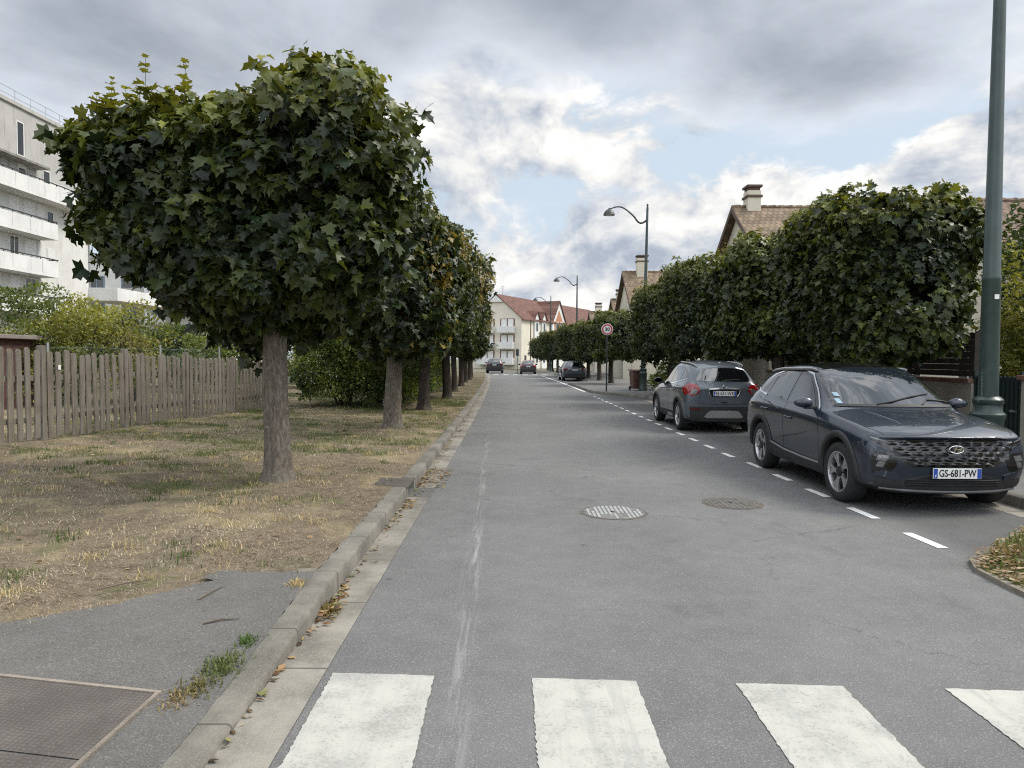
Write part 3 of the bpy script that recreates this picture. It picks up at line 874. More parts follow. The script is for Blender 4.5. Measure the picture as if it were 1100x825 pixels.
for k in range(60):
    y = 4.72 + 0.16 * rng.standard_normal(); pts.append((XK + 0.02 + abs(rng.standard_normal()) * 0.05, y, 0.004 + 0.02 * rng.random()))
for k in range(45):
    y = 2.9 + rng.random() * 2.4; pts.append((XK + 0.012 + abs(rng.standard_normal()) * 0.012, y, 0.003))
litter('leaf_litter', pts, 0.026, dry, MAT['litter'], 'brown fallen leaves lying along the left gutter', 'fallen leaves', 3)
pts = []
for k in range(900):
    y = 3.3 + rng.random() ** 1.4 * 24; x = -1.6 - rng.random() * 7 + bend(y)
    if patch_mask(np.array([x]), np.array([y]))[0] and rng.random() > 0.03: continue
    pts.append((x, y, lawn_z(x, y) + 0.01))
for k in range(700):
    y = 17 + rng.random() * 28; x = -1.6 - rng.random() ** 0.8 * 2.6 + bend(y); pts.append((x, y, lawn_z(x, y) + 0.008))
litter('dead_leaf', pts, 0.026, dry + [(0.45, 0.38, 0.25)], MAT['litter'], 'dead leaves scattered over the dry verge', 'fallen leaves', 5)
pts = []
for k in range(480):
    t = rng.random(); i = int(t * 7); a, b = edge_pts[i], edge_pts[i + 1]; u = rng.random()
    x, y = lerp(a[0], b[0], u), lerp(a[1], b[1], u); d = abs(rng.standard_normal()) * 0.25
    pts.append((x + d, y - d * 0.25, 0.045 + 0.02 * rng.random()))
litter('bed_litter', pts, 0.03, [(0.24, 0.15, 0.085), (0.30, 0.22, 0.13), (0.16, 0.10, 0.06), (0.36, 0.29, 0.19)], MAT['litter'], 'rust brown leaf litter edging the weedy bed at right', 'fallen leaves', 6)

def weed(x, y, rad, m, col, label, h=0.05, z=None, group='green weeds in the kerb joint'):
    gx = x + rad * rng.standard_normal(m); gy = y + rad * 1.4 * rng.standard_normal(m)
    zz = np.array([(zleft(a, b) if z is None else z) for a, b in zip(gx.tolist(), gy.tolist())])
    cc = np.array(col) * (0.55 + 0.8 * rng.random((m, 1)))
    V, F, T = blades(m, gx, gy, h * (0.5 + 0.8 * rng.random(m)), 0.003 + 0.003 * rng.random(m), cc, np.clip(0.75 + 0.35 * rng.standard_normal(m), 0.1, 1.45), zz, seed=int(abs(x * 1000 + y * 77)))
    o = np_obj('weed_tuft', V, F, MAT['grass'], None, T)
    tag(o, label, 'weeds', group)
weed(-1.50, 3.72, 0.05, 300, (0.12, 0.145, 0.055), 'large green weed tuft spreading behind the dropped kerb')
weed(-1.535, 3.50, 0.04, 200, (0.17, 0.155, 0.07), 'half dry weed tuft nearest the steel cover plate', 0.04)
weed(-1.475, 4.02, 0.025, 130, (0.085, 0.14, 0.04), 'small green weed tuft farthest along the kerb joint', 0.04)
weed(-1.58, 3.38, 0.035, 160, (0.30, 0.23, 0.13), 'withered brown weed remains beside the steel cover corner', 0.03)
weed(-1.20, 4.72, 0.03, 200, (0.22, 0.17, 0.07), 'yellowing weed growing in the gutter at the kerb joint', 0.06, 0.004)
weed(-1.46, 4.9, 0.03, 120, (0.42, 0.34, 0.19), 'straw coloured tuft at the corner of the footpath', 0.04)
# weedy ground cover in the build-out bed
m = 30000
t = rng.random(m); gx = 3.72 + rng.random(m) ** 1.3 * 4.6; gy = 2.6 + rng.random(m) * 5.3
ok = np.array([y < np.interp(x, [3.66, 3.72, 3.9, 4.3, 4.8, 5.3, 5.8, 9], [5.4, 5.75, 5.95, 6.36, 6.8, 7.27, 7.8, 7.8]) for x, y in zip(gx.tolist(), gy.tolist())])
gx, gy = gx[ok], gy[ok]; m = len(gx)
cn = vnoise(gx, gy, 4.0, 2)
cc = np.where((cn > 0.15 + 0.3 * rng.standard_normal(m))[:, None], np.array([0.20, 0.15, 0.075]), np.array([0.115, 0.13, 0.045])) * (0.6 + 0.8 * rng.random((m, 1)))
dist = np.clip((gx - 3.7) / 0.5, 0.25, 1)
V, F, T = blades(m, gx, gy, (0.05 + 0.09 * rng.random(m)) * dist, 0.006 + 0.006 * rng.random(m), cc, np.clip(0.85 + 0.4 * rng.standard_normal(m), 0.1, 1.5), np.full(m, 0.032), 9)
tag(np_obj('ground_cover', V, F, MAT['grass'], None, T), 'low weedy green ground cover filling the bed at the right edge', 'ground cover', kind='stuff')

# fallen twigs on the footpath
def twig(pts, label):
    b = MB(); b.tube([(x, y, zleft(x, y) + 0.012 + dz) for x, y, dz in pts], [0.006] * (len(pts) - 1) + [0.003], 6)
    tag(b.build('fallen_twig', MAT['twig'], smooth=True), label, 'twig', 'twigs on the footpath')
twig([(-1.80, 4.20, 0), (-1.72, 4.26, 0.004), (-1.62, 4.29, 0.0)], 'thin dark twig lying near the middle of the footpath')
twig([(-1.98, 4.55, 0), (-1.95, 4.67, 0.004), (-1.92, 4.80, 0)], 'short bare twig pointing away from the road on the path')
twig([(-2.66, 4.62, 0.01), (-2.55, 4.76, 0.012), (-2.42, 4.86, 0.01)], 'grey twig at the left edge of the footpath')
# ------------------------------------------------------------------ foliage
def outline(half):
    pts = list(half) + [(-x, y) for x, y in reversed(half[1:-1])]
    return np.array(pts)
LEAF_MAPLE = outline([(0, 0.0), (0.22, -0.06), (0.47, -0.07), (0.40, 0.13), (0.70, 0.40), (0.50, 0.45), (0.29, 0.46), (0.35, 0.71), (0.13, 0.78), (0, 1.0)])
LEAF_MID = outline([(0, 0.0), (0.42, -0.03), (0.27, 0.16), (0.60, 0.45), (0.20, 0.44), (0, 1.0)])
LEAF_OVAL = outline([(0, 0.0), (0.26, 0.28), (0.27, 0.6), (0, 1.0)])
LEAF_FAR = outline([(0, -0.05), (0.5, 0.30), (0.28, 0.62), (0, 1.0)])

def leaf_mesh(pts, tips, norms, sizes, shape, fold=0.22, droop=0.25):
    """one leaf per point: base at pts, tip direction tips, upper side norms"""
    n = len(pts)
    t = tips / (np.linalg.norm(tips, axis=1, keepdims=True) + 1e-9)
    nn = norms - t * np.sum(norms * t, 1, keepdims=True); nn /= (np.linalg.norm(nn, axis=1, keepdims=True) + 1e-9)
    s = np.cross(t, nn)
    k = len(shape); loc = np.vstack([shape, [[0, 0.32]]])
    rl = np.random.default_rng(n)
    fd = (fold * rl.uniform(-0.3, 2.3, n))[:, None]; dr = (droop * rl.uniform(-0.2, 2.4, n))[:, None]; wx = rl.uniform(0.8, 1.2, n)[:, None]; sk = (0.22 * rl.standard_normal(n))[:, None]
    lx, ly = loc[None, :, 0] * wx + sk * loc[None, :, 1] ** 2, np.repeat(loc[None, :, 1], n, 0); lz = fd * np.abs(loc[None, :, 0]) - dr * ly ** 2
    V = (pts[:, None, :] + sizes[:, None, None] * (lx[:, :, None] * s[:, None, :] + ly[:, :, None] * t[:, None, :] + lz[:, :, None] * nn[:, None, :]))
    base = np.arange(n)[:, None] * (k + 1)
    F = []
    a = np.arange(k)
    tri = np.stack([np.full(k, k), a, (a + 1) % k], 1)
    F = (base[:, None, :] + tri[None, :, :]).reshape(-1, 3)
    return V.reshape(-1, 3), F, k + 1

def unit(v): return v / (np.linalg.norm(v, axis=-1, keepdims=True) + 1e-9)
def lump(d, seed, fs=(2.5, 5.0, 9.0), amps=(0.07, 0.05, 0.035)):
    r = np.random.default_rng(seed); out = np.zeros(len(d))
    for f, a in zip(fs, amps):
        for _ in range(3):
            k = unit(r.standard_normal(3)) * f
            out += a * np.sin(d @ k + r.uniform(0, 6.28)) * 0.9
    return out

def crown_points(n, half, p, seed, shape_fn=None, inner=0.30):
    """points and outward normals of a pruned crown: a superellipsoid with lumps"""
    r = np.random.default_rng(seed)
    d = unit(r.standard_normal((n, 3)))
    a = np.array(half)
    q = np.abs(d / a)
    rad = (np.sum(q ** p, 1)) ** (-1.0 / p)
    # even out the density over the shell
    w = rad ** 2; keep = r.random(n) < w / w.max() * 1.3
    d, rad = d[keep], rad[keep]
    pts = d * rad[:, None]
    nrm = unit(np.sign(pts) * np.abs(pts / a) ** (p - 1) / a)
    rel = 1 + lump(unit(pts / a), seed)
    dep = r.random(len(d)); depth = np.where(dep < inner, r.uniform(0.45, 0.92, len(d)), 1 - 0.10 * r.random(len(d)) ** 2)
    pts = pts * (rel * depth)[:, None]
    if shape_fn is not None:
        pts = shape_fn(pts)
    return pts, nrm, depth

def crown_tint(pts, depth, half, seed, young=0.25, dark=(0.010, 0.020, 0.007), lightc=(0.072, 0.092, 0.018), bias=0.0, autumn=0.0):
    r = np.random.default_rng(seed + 7); n = len(pts)
    zz = pts[:, 2] / half[2]
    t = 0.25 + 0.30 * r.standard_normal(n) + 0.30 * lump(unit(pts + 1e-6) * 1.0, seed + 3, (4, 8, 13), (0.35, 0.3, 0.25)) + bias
    t = t + young * np.clip((zz - 0.35) / 0.6, 0, 1.2) ** 1.5 * (0.4 + 0.9 * r.random(n)) * (depth > 0.9)  # paler crown top: young growth plus top light, both put into the colour
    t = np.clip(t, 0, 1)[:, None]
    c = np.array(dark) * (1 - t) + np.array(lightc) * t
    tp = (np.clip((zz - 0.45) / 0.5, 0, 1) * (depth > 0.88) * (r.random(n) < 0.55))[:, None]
    c = c * (1 - tp) + np.array([0.115, 0.125, 0.025]) * tp  # bright top edge coloured into the upper outer leaves
    if autumn > 0:
        s = (lump(unit(pts + 1e-6), seed + 31, (3, 6, 9), (0.4, 0.3, 0.3)) + 0.25 * r.standard_normal(n) + 0.35 * np.clip(zz, -1, 1)) > (1.12 - autumn * 0.9)
        c = np.where(s[:, None], np.array([0.20, 0.16, 0.042]) * (0.5 + 0.8 * r.random((n, 1))), c)
    return c * (0.75 + 0.5 * r.random((n, 1)))

def maple_crown(name, n, half, p, size, shape, seed, parent, zc, shape_fn=None, shoots=8, young=0.35, bias=0.0, autumn=0.0, hang=0.95, inner=0.3, off=(0, 0), tall=0.35):
    r = np.random.default_rng(seed + 99)
    # leaves sit in whorled sprays at the shoot ends, which leaves dark gaps between them
    LPS = 10
    cen, cn, cd = crown_points(int(n / LPS * 1.45), half, p, seed, None, inner)
    cen = cen * (1 + 0.05 * r.standard_normal((len(cen), 1)) * (cd > 0.9)[:, None])
    if shape_fn is not None: cen = shape_fn(cen)
    m0 = len(cen)
    ax_ = unit(cn * 0.8 + np.array([0, 0, 0.42]) + 0.38 * r.standard_normal((m0, 3)))
    e1 = unit(np.cross(ax_, unit(r.standard_normal((m0, 3))))); e2 = np.cross(ax_, e1)
    stint = 0.8 + 0.45 * r.random(m0)
    j = np.tile(np.arange(LPS), m0); ci = np.repeat(np.arange(m0), LPS); m = m0 * LPS
    th = j * 2.39996 + 0.5 * r.standard_normal(m) + np.repeat(r.uniform(0, 6.28, m0), LPS)
    radial = e1[ci] * np.cos(th)[:, None] + e2[ci] * np.sin(th)[:, None]
    fr_ = (j + 0.5) / LPS
    pts = cen[ci] + size * (radial * (0.15 + 0.65 * fr_)[:, None] - ax_[ci] * (0.15 + 1.0 * fr_)[:, None]) + 0.12 * size * r.standard_normal((m, 3))
    nrm = cn[ci]; dep = cd[ci]
    tips = radial * 0.75 + ax_[ci] * 0.12 + np.array([0, 0, -0.62 * hang]) + 0.22 * r.standard_normal((m, 3))
    ups = ax_[ci] * 0.8 + radial * 0.45 + np.array([0, 0, 0.25]) + 0.25 * r.standard_normal((m, 3))
    sz = size * (0.55 + 0.55 * fr_) * (0.8 + 0.45 * r.random(m))
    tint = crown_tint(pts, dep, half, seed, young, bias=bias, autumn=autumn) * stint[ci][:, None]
    tint = tint * (1 + (0.55 * (1 - fr_) ** 2 * (r.random(m) < 0.5))[:, None] * np.array([1.2, 0.9, 0.5]))   # young leaves at the spray tips are paler
    V, F, k = leaf_mesh(pts, tips, ups, sz, shape)
    T = np.repeat(tint, k, axis=0)
    Vs, Fs, Ts, b = [V], [F], [T], len(V)
    # upright young shoots with opposite pairs of small leaves
    sp, st, su, ss, sc = [], [], [], [], []
    stems = MB()
    for i in range(shoots):
        x, y = r.uniform(-0.86, 0.86) * half[0], r.uniform(-0.8, 0.8) * half[1]
        z = half[2] * (0.84 + 0.1 * r.random()) * (1 - (abs(x) / half[0]) ** 5 - 0.6 * (abs(y) / half[1]) ** 5) ** 0.3
        if shape_fn is not None:
            q = shape_fn(np.array([[x, y, z]]))[0]; x, y, z = q
        h = tall * (0.30 + 0.9 * r.random() ** 2); lean = r.standard_normal(2) * 0.22
        nodes = max(3, int(h / 0.07))
        stems.tube([(x, y, z - 0.55), (x + lean[0] * h, y + lean[1] * h, z + h)], [0.006, 0.002], 4)
        for j in range(nodes):
            u = (j + 1 + r.uniform(-0.3, 0.3) * (j + 1 < nodes)) / nodes; a0 = (j % 2) * 1.57 + r.uniform(-0.3, 0.3) + i
            for sgn in (0, math.pi):
                a = a0 + sgn + r.uniform(-0.35, 0.35)
                if r.random() < 0.14: continue
                sp.append((x + lean[0] * h * u, y + lean[1] * h * u, z + h * u)); st.append((math.cos(a), math.sin(a), 0.25 + 0.5 * u - 0.2 * r.random()))
                su.append((-0.3 * math.cos(a), -0.3 * math.sin(a), 1)); ss.append(size * (1.05 - 0.6 * u) * (0.8 + 0.4 * r.random()))
                g = r.random(); sc.append(np.array([0.19, 0.20, 0.035]) * (0.7 + 0.6 * g) * (0.6 + 0.4 * u) if autumn < 0.3 or g > 0.3 else np.array([0.24, 0.16, 0.06]))
    if sp:
        V, F, k = leaf_mesh(np.array(sp), np.array(st), np.array(su), np.array(ss), shape)
        Vs.append(V); Fs.append(F + b); Ts.append(np.repeat(np.array(sc), k, axis=0)); b += len(V)
        sv = np.array(stems.v); sf = []
        for f in stems.f:
            if len(f) == 4: sf += [(f[0], f[1], f[2]), (f[0], f[2], f[3])]
        Vs.append(sv); Fs.append(np.array(sf) + b); Ts.append(np.tile([0.07, 0.075, 0.03], (len(sv), 1))); b += len(sv)
    V = np.concatenate(Vs) + np.array([off[0], off[1], zc])
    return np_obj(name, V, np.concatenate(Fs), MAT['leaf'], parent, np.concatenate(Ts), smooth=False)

def trunk(parent, h, r0, r1, seed, mat, limbs=6, spread=1.2, zc=3.4, lean=(0, 0), off=(0, 0)):
    r = np.random.default_rng(seed)
    me_v = MB(); seg = 28; n = 46
    knots = [(r.uniform(0.5, h * 0.95), r.uniform(0, 6.28), r.uniform(0.012, 0.03)) for _ in range(7)]
    ph = r.uniform(0, 6.28, 4)
    for i in range(n + 1):
        u = i / n; z = -0.12 + (h + 0.12) * u
        rad = lerp(r0, r1, u ** 0.8) * (1 + 0.5 * math.exp(-max(0, z) / 0.09) + 0.10 * math.exp(-max(0, z) / 0.5)) * (1 + 0.12 * math.exp(-((u - 1) / 0.12) ** 2))
        for k in range(seg):
            th = 2 * math.pi * k / seg
            rr = rad * (1 + 0.035 * math.sin(3 * th + ph[0] + z) + 0.03 * math.sin(5 * th + ph[1] - 2 * z) + 0.02 * math.sin(9 * th + ph[2] + 5 * z) + 0.06 * math.exp(-max(0, z) / 0.12) * math.sin(4 * th + ph[3]))
            for kz, kth, ka in knots:
                dth = abs((th - kth + math.pi) % (2 * math.pi) - math.pi) * rad
                rr += ka * math.exp(-((z - kz) / 0.055) ** 2 - (dth / 0.05) ** 2)
            cx = lean[0] * u + 0.02 * math.sin(2.2 * z + ph[0]); cy = lean[1] * u
            me_v.v.append((cx + rr * math.cos(th), cy + rr * math.sin(th), z))
    for i in range(n):
        for k in range(seg):
            k2 = (k + 1) % seg
            me_v.f.append((i * seg + k, i * seg + k2, (i + 1) * seg + k2, (i + 1) * seg + k))
    for i in range(limbs):
        a = i / limbs * 6.28 + r.uniform(-0.3, 0.3)
        e = (lean[0] + off[0] + math.cos(a) * spread * (0.7 + 0.5 * r.random()), lean[1] + off[1] + math.sin(a) * spread * (0.7 + 0.5 * r.random()), zc + r.uniform(-0.2, 0.55))
        s0 = (lean[0], lean[1], h - 0.15)
        mid = (lerp(s0[0], e[0], 0.45) + r.uniform(-.1, .1), lerp(s0[1], e[1], 0.45) + r.uniform(-.1, .1), lerp(s0[2], e[2], 0.55))
        me_v.tube([s0, mid, e], [r1 * 0.55, r1 * 0.32, r1 * 0.12], 7)
    return me_v.build('trunk', mat, parent, smooth=True)

# ---- left row: maples pruned into blocks
def maple(x, y, z, label, group):
    t = empty('pruned_maple', (x, y, z)); tag(t, label, 'tree', group); return t
GL, GR = 'pruned maples along the left verge', 'pruned maples along the right pavement'
def bowl(pts):
    """nearest maple: the underside rises towards both sides, a taller tuft at the right"""
    q = pts.copy(); u = q[:, 0] / 1.95
    lowz = q[:, 2] < 0.3
    rise = np.where(u < 0, 1.35 * np.clip(-u, 0, 1.1) ** 1.3, 0.75 * np.clip(u, 0, 1) ** 1.5)
    q[:, 2] = q[:, 2] + rise * np.clip((0.9 - q[:, 2]) / 2.4, 0, 1)
    t = np.clip((u - 0.30) / 0.22, 0, 1); t = t * t * (3 - 2 * t)
    q[:, 2] += 0.24 * t * np.clip(q[:, 2] / 1.2, 0, 1)
    q[:, 2] -= 0.15 * np.exp(-((u - 0.08) / 0.24) ** 2) * np.clip(q[:, 2] / 1.2, 0, 1)
    return q
d1 = 8.75
t1 = maple(P(297, d1), d1, lawn_z(P(297, d1), d1), 'nearest large block pruned maple with straight bare trunk on the left verge', GL)
trunk(t1, 2.2, 0.15, 0.135, 1, MAT['bark'], 7, 0.8, 2.9, (0.0, 0), (-0.5, 0))
maple_crown('crown', 25000, (1.70, 1.5, 1.22), 5.0, 0.148, LEAF_MAPLE, 5, t1, 3.15, bowl, shoots=75, young=0.6, off=(-0.47, 0.15), tall=0.44, inner=0.36)

left_spec = [(423, 15.6, 0.185, 'second maple of the left row with a thick pale split trunk', 0.22),
             (456, 21.3, 0.165, 'third maple of the left row standing against the hedge', 0.45),
             (479.5, 27.0, 0.16, 'fourth maple of the left row with orange tinged leaves', 0.62)]
protoL = []
for i, (px, D, r0, lab, au) in enumerate(left_spec):
    x = P(px, D); t = maple(x, D, lawn_z(x, D), lab, GL)
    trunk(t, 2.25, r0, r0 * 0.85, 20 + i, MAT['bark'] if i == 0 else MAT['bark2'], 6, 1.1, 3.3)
    maple_crown('crown', [19000, 14000, 12000][i], [(1.25, 2.35, 1.62), (1.45, 2.5, 1.80), (1.6, 2.5, 1.75)][i], 4.0, [0.145, 0.15, 0.16][i], [LEAF_MAPLE, LEAF_MID, LEAF_MID][i], 40 + i, t, [3.35, 3.5, 3.55][i],
                shoots=[14, 30, 34][i], young=[0.5, 0.5, 0.5][i], autumn=au, tall=0.4)
    protoL.append(t)
lab_far = ['fifth maple of the left row beyond the hedge gap', 'sixth maple of the left row seen among the trunks', 'seventh maple of the left row well down the street',
           'eighth maple of the left row near the far crossing', 'last far maple of the left row by the side street car']
for i, D in enumerate([33.0, 38.8, 44.6, 50.4, 56.2]):
    src = protoL[2 - (i % 2)]
    c = copy_tree(src); x = -2.45 + bend(D) + 0.05 * math.sin(i * 3)
    c.location = (x, D, lawn_z(x, D)); c.rotation_euler = (0, 0, math.pi * (i % 2) + 0.05 * i); c['label'] = lab_far[i]
    c.scale = (0.82, 1.0, 0.98 + 0.03 * math.sin(i * 5))

# ---- right row
def flatten(pts):
    return pts
right_spec = [(6.85, 13.6, 'wide dense block maple standing behind the dark blue car', 34000, (1.25, 2.3, 1.37), 3.03, 0.135, LEAF_MAPLE, 22),
              (6.85, 18.7, 'second block maple of the right row, behind the grey car', 19000, (1.25, 2.05, 1.50), 3.25, 0.15, LEAF_MAPLE, 16),
              (6.75, 24.5, 'third block maple of the right row before the lamp post', 14500, (1.25, 2.0, 1.55), 3.25, 0.16, LEAF_MID, 14)]
protoR = []
for i, (x, y, lab, n, half, zc, sz, shp, sh) in enumerate(right_spec):
    t = maple(x, y, 0.12, lab, GR)
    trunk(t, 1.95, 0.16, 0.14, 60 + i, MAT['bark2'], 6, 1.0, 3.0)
    maple_crown('crown', n, half, 4.2, sz, shp, 70 + i, t, zc, None, shoots=sh, young=0.42, autumn=0.0, tall=0.42, bias=[0.02, 0.10, 0.05][i], off=(0, [0.75, 1.3, 1.2][i]))
    protoR.append(t)
far_lab = ['fourth block maple of the right row beside the lamp post', 'low block maple standing behind the round speed sign', 'block maple just beyond the speed sign maple',
           'block maple next to the far parked hatchback', 'block maple past the far parked hatchback', 'small looking block maple before the far crossing',
           'block maple level with the far pedestrian crossing', 'block maple in front of the far building corner', 'farthest block maple of the right row']
for i, (D, dx) in enumerate([(30.2, 0), (46.0, -0.1), (51.8, 0.0), (57.6, 0), (63.4, 0), (69.5, 0.1), (84, 0.2), (92, 0.4), (100, 0.7)]):
    c = copy_tree(protoR[2 - (i % 2)]); x = 6.8 + bend(D) + dx
    c.location = (x, D, 0.12); c.rotation_euler = (0, 0, math.pi * (i % 2) + 0.07 * i); c['label'] = far_lab[i]
    s = 0.93 if i > 0 else 0.98
    c.scale = (0.98, 0.98, s * (0.97 + 0.05 * math.sin(i * 2.3)))

# ---- shrubs, hedge, garden plants
def shrub(name, x, y, z, half, n, size, label, cat, group, dark, lightc, seed, p=2.2, shape=LEAF_OVAL, amps=(0.14, 0.1, 0.08), twigs=10, inner=0.35, bark='bark2'):
    root = empty(name, (x, y, z)); tag(root, label, cat, group)
    r = np.random.default_rng(seed)
    d = unit(r.standard_normal((n, 3))); a = np.array(half)
    d[:, 2] = np.where(d[:, 2] < -0.55, -d[:, 2], d[:, 2])
    rad = (np.sum(np.abs(d / a) ** p, 1)) ** (-1 / p)
    pts = d * rad[:, None]; nrm = unit(pts / a ** 2)
    dep = r.random(n); depth = np.where(dep < inner, r.uniform(0.4, 0.9, n), 1 - 0.14 * r.random(n) ** 1.5)
    pts = pts * ((1 + lump(unit(pts / a), seed, (3, 6, 11), amps)) * depth)[:, None]
    tips = nrm * 0.7 + 0.75 * r.standard_normal((n, 3)) + [0, 0, 0.1]; ups = nrm * 0.5 + [0, 0, 0.9] + 0.4 * r.standard_normal((n, 3))
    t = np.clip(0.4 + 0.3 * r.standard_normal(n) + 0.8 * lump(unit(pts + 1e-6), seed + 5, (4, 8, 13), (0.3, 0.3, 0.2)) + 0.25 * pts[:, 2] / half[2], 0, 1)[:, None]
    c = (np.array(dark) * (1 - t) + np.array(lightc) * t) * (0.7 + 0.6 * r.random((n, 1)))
    pts = pts + [0, 0, half[2] * 0.93]
    pts[:, 2] = np.maximum(pts[:, 2], 0.03)
    V, F, k = leaf_mesh(pts, tips, ups, size * (0.6 + 0.7 * r.random(n)), shape, 0.2, 0.15)
    np_obj('foliage', V, F, MAT['leaf_soft'], root, np.repeat(c, k, axis=0))
    b = MB()
    for i in range(twigs):
        aa = r.uniform(0, 6.28); q = r.uniform(0.3, 0.85)
        b.tube([(0.1 * math.cos(aa) * half[0], 0.1 * math.sin(aa) * half[1], -0.05), (q * 0.5 * half[0] * math.cos(aa), q * 0.5 * half[1] * math.sin(aa), half[2] * 0.8), (q * half[0] * math.cos(aa + .2), q * half[1] * math.sin(aa + .2), half[2] * (1.2 + 0.5 * r.random()))], [0.035, 0.022, 0.008], 5)
    b.build('stem', MAT[bark], root)
    return root
GH = 'hedge bushes behind the left row of trunks'
zz = 0.2
hd, hl = (0.035, 0.06, 0.015), (0.22, 0.26, 0.055)
for i, (x, y, hx, hy, hz, lab) in enumerate([
        (-5.0, 21.6, 1.4, 1.3, 1.1, 'dense rounded hedge bush at the near end of the hedge'),
        (-4.2, 23.6, 1.3, 1.5, 1.08, 'hedge bush directly behind the second maple trunk'),
        (-4.2, 26.6, 1.1, 1.9, 0.98, 'hedge bush between the second and third maple trunks'),
        (-4.3, 30.4, 1.1, 2.2, 0.98, 'shaded hedge bush beyond the third maple trunk'),
        (-4.5, 34.8, 1.1, 2.5, 1.0, 'hedge bush beyond the fourth maple trunk'),
        (-4.8, 40.0, 1.1, 3.0, 1.05, 'hedge bush glimpsed between the far maple trunks'),
        (-5.4, 47.0, 1.2, 4.0, 1.1, 'farthest hedge bush at the end of the left verge')]):
    shrub('hedge_bush', x, y, lawn_z(x, y), (hx, hy, hz), [15000, 12000, 9000, 7000, 5000, 4000, 4000][i], 0.095 + 0.006 * i, lab, 'hedge', GH, hd, hl, 300 + i, p=3.0, amps=(0.07, 0.05, 0.05))
GS = 'garden shrubs behind the picket fence'
yg, yl = (0.10, 0.115, 0.025), (0.235, 0.24, 0.06)
shrub('garden_shrub', P(18, 24), 24, 0.3, (3.0, 2.2, 1.72), 9000, 0.11, 'tall dark green shrub at the far left behind the fence', 'shrub', GS, (0.04, 0.065, 0.022), (0.12, 0.15, 0.045), 401)
shrub('garden_shrub', P(82, 20), 20, 0.3, (2.0, 1.4, 1.40), 9500, 0.095, 'large yellow green shrub above the middle of the picket fence', 'shrub', GS, yg, yl, 402, amps=(0.16, 0.12, 0.1), twigs=16)
shrub('garden_shrub', P(35, 19), 19, 0.3, (1.0, 1.2, 0.95), 4500, 0.09, 'lower olive shrub beside the dark red hut', 'shrub', GS, yg, (0.17, 0.17, 0.045), 403)
shrub('garden_shrub', P(141, 21.5), 21.5, 0.3, (0.85, 0.9, 1.2), 2300, 0.10, 'sparse pale shrub with bare leaning branches over the fence', 'shrub', GS, (0.13, 0.13, 0.035), (0.34, 0.30, 0.14), 404, twigs=22, inner=0.5)
shrub('garden_shrub', P(188, 30), 30, 0.3, (2.1, 1.5, 1.22), 5000, 0.13, 'dark green bush behind the wire fence posts', 'shrub', GS, (0.03, 0.05, 0.015), (0.09, 0.12, 0.035), 405)
shrub('garden_shrub', P(238, 27), 27, 0.3, (1.5, 1.5, 1.02), 5000, 0.11, 'rounded bright green bush left of the nearest trunk', 'shrub', GS, (0.06, 0.09, 0.02), (0.15, 0.18, 0.045), 406)
shrub('garden_shrub', P(275, 36), 36, 0.3, (2.2, 1.5, 1.35), 4500, 0.14, 'dull green bush just behind the nearest trunk', 'shrub', GS, (0.04, 0.06, 0.02), (0.11, 0.135, 0.04), 407)
shrub('garden_shrub', P(345, 33), 33, 0.25, (1.6, 1.5, 1.35), 4500, 0.13, 'pale yellow green bush above the hedge right of the nearest trunk', 'shrub', GS, (0.09, 0.11, 0.02), (0.21, 0.23, 0.055), 408)
shrub('garden_shrub', P(120, 44), 44, 0.3, (6.0, 2.0, 1.9), 6000, 0.2, 'long dark bank of bushes below the white flats', 'shrub', GS, (0.035, 0.055, 0.018), (0.10, 0.125, 0.04), 409)
GT = 'garden trees behind the right wall'
shrub('garden_tree', 12.0, 15.2, 0.1, (1.7, 1.6, 2.75), 11000, 0.14, 'dark green garden tree rising at the right edge behind the lamp post', 'tree', GT, (0.035, 0.055, 0.018), (0.10, 0.13, 0.04), 421)
shrub('garden_shrub', 9.9, 13.4, 0.1, (1.1, 1.1, 1.75), 7500, 0.10, 'yellow green shrub beyond the wall right of the lamp post', 'shrub', GT, yg, (0.26, 0.26, 0.06), 422)
shrub('garden_shrub', P(722, 33), 33, 0.12, (0.75, 0.9, 0.72), 3000, 0.09, 'light green bush beyond the front of the grey car', 'shrub', GT, (0.05, 0.08, 0.02), (0.15, 0.19, 0.045), 423)
shrub('garden_shrub', P(708, 36.5), 36.5, 0.12, (0.55, 0.6, 0.42), 1800, 0.08, 'low leafy plant beside the green lamp post foot', 'shrub', GT, (0.06, 0.1, 0.02), (0.15, 0.2, 0.05), 424)
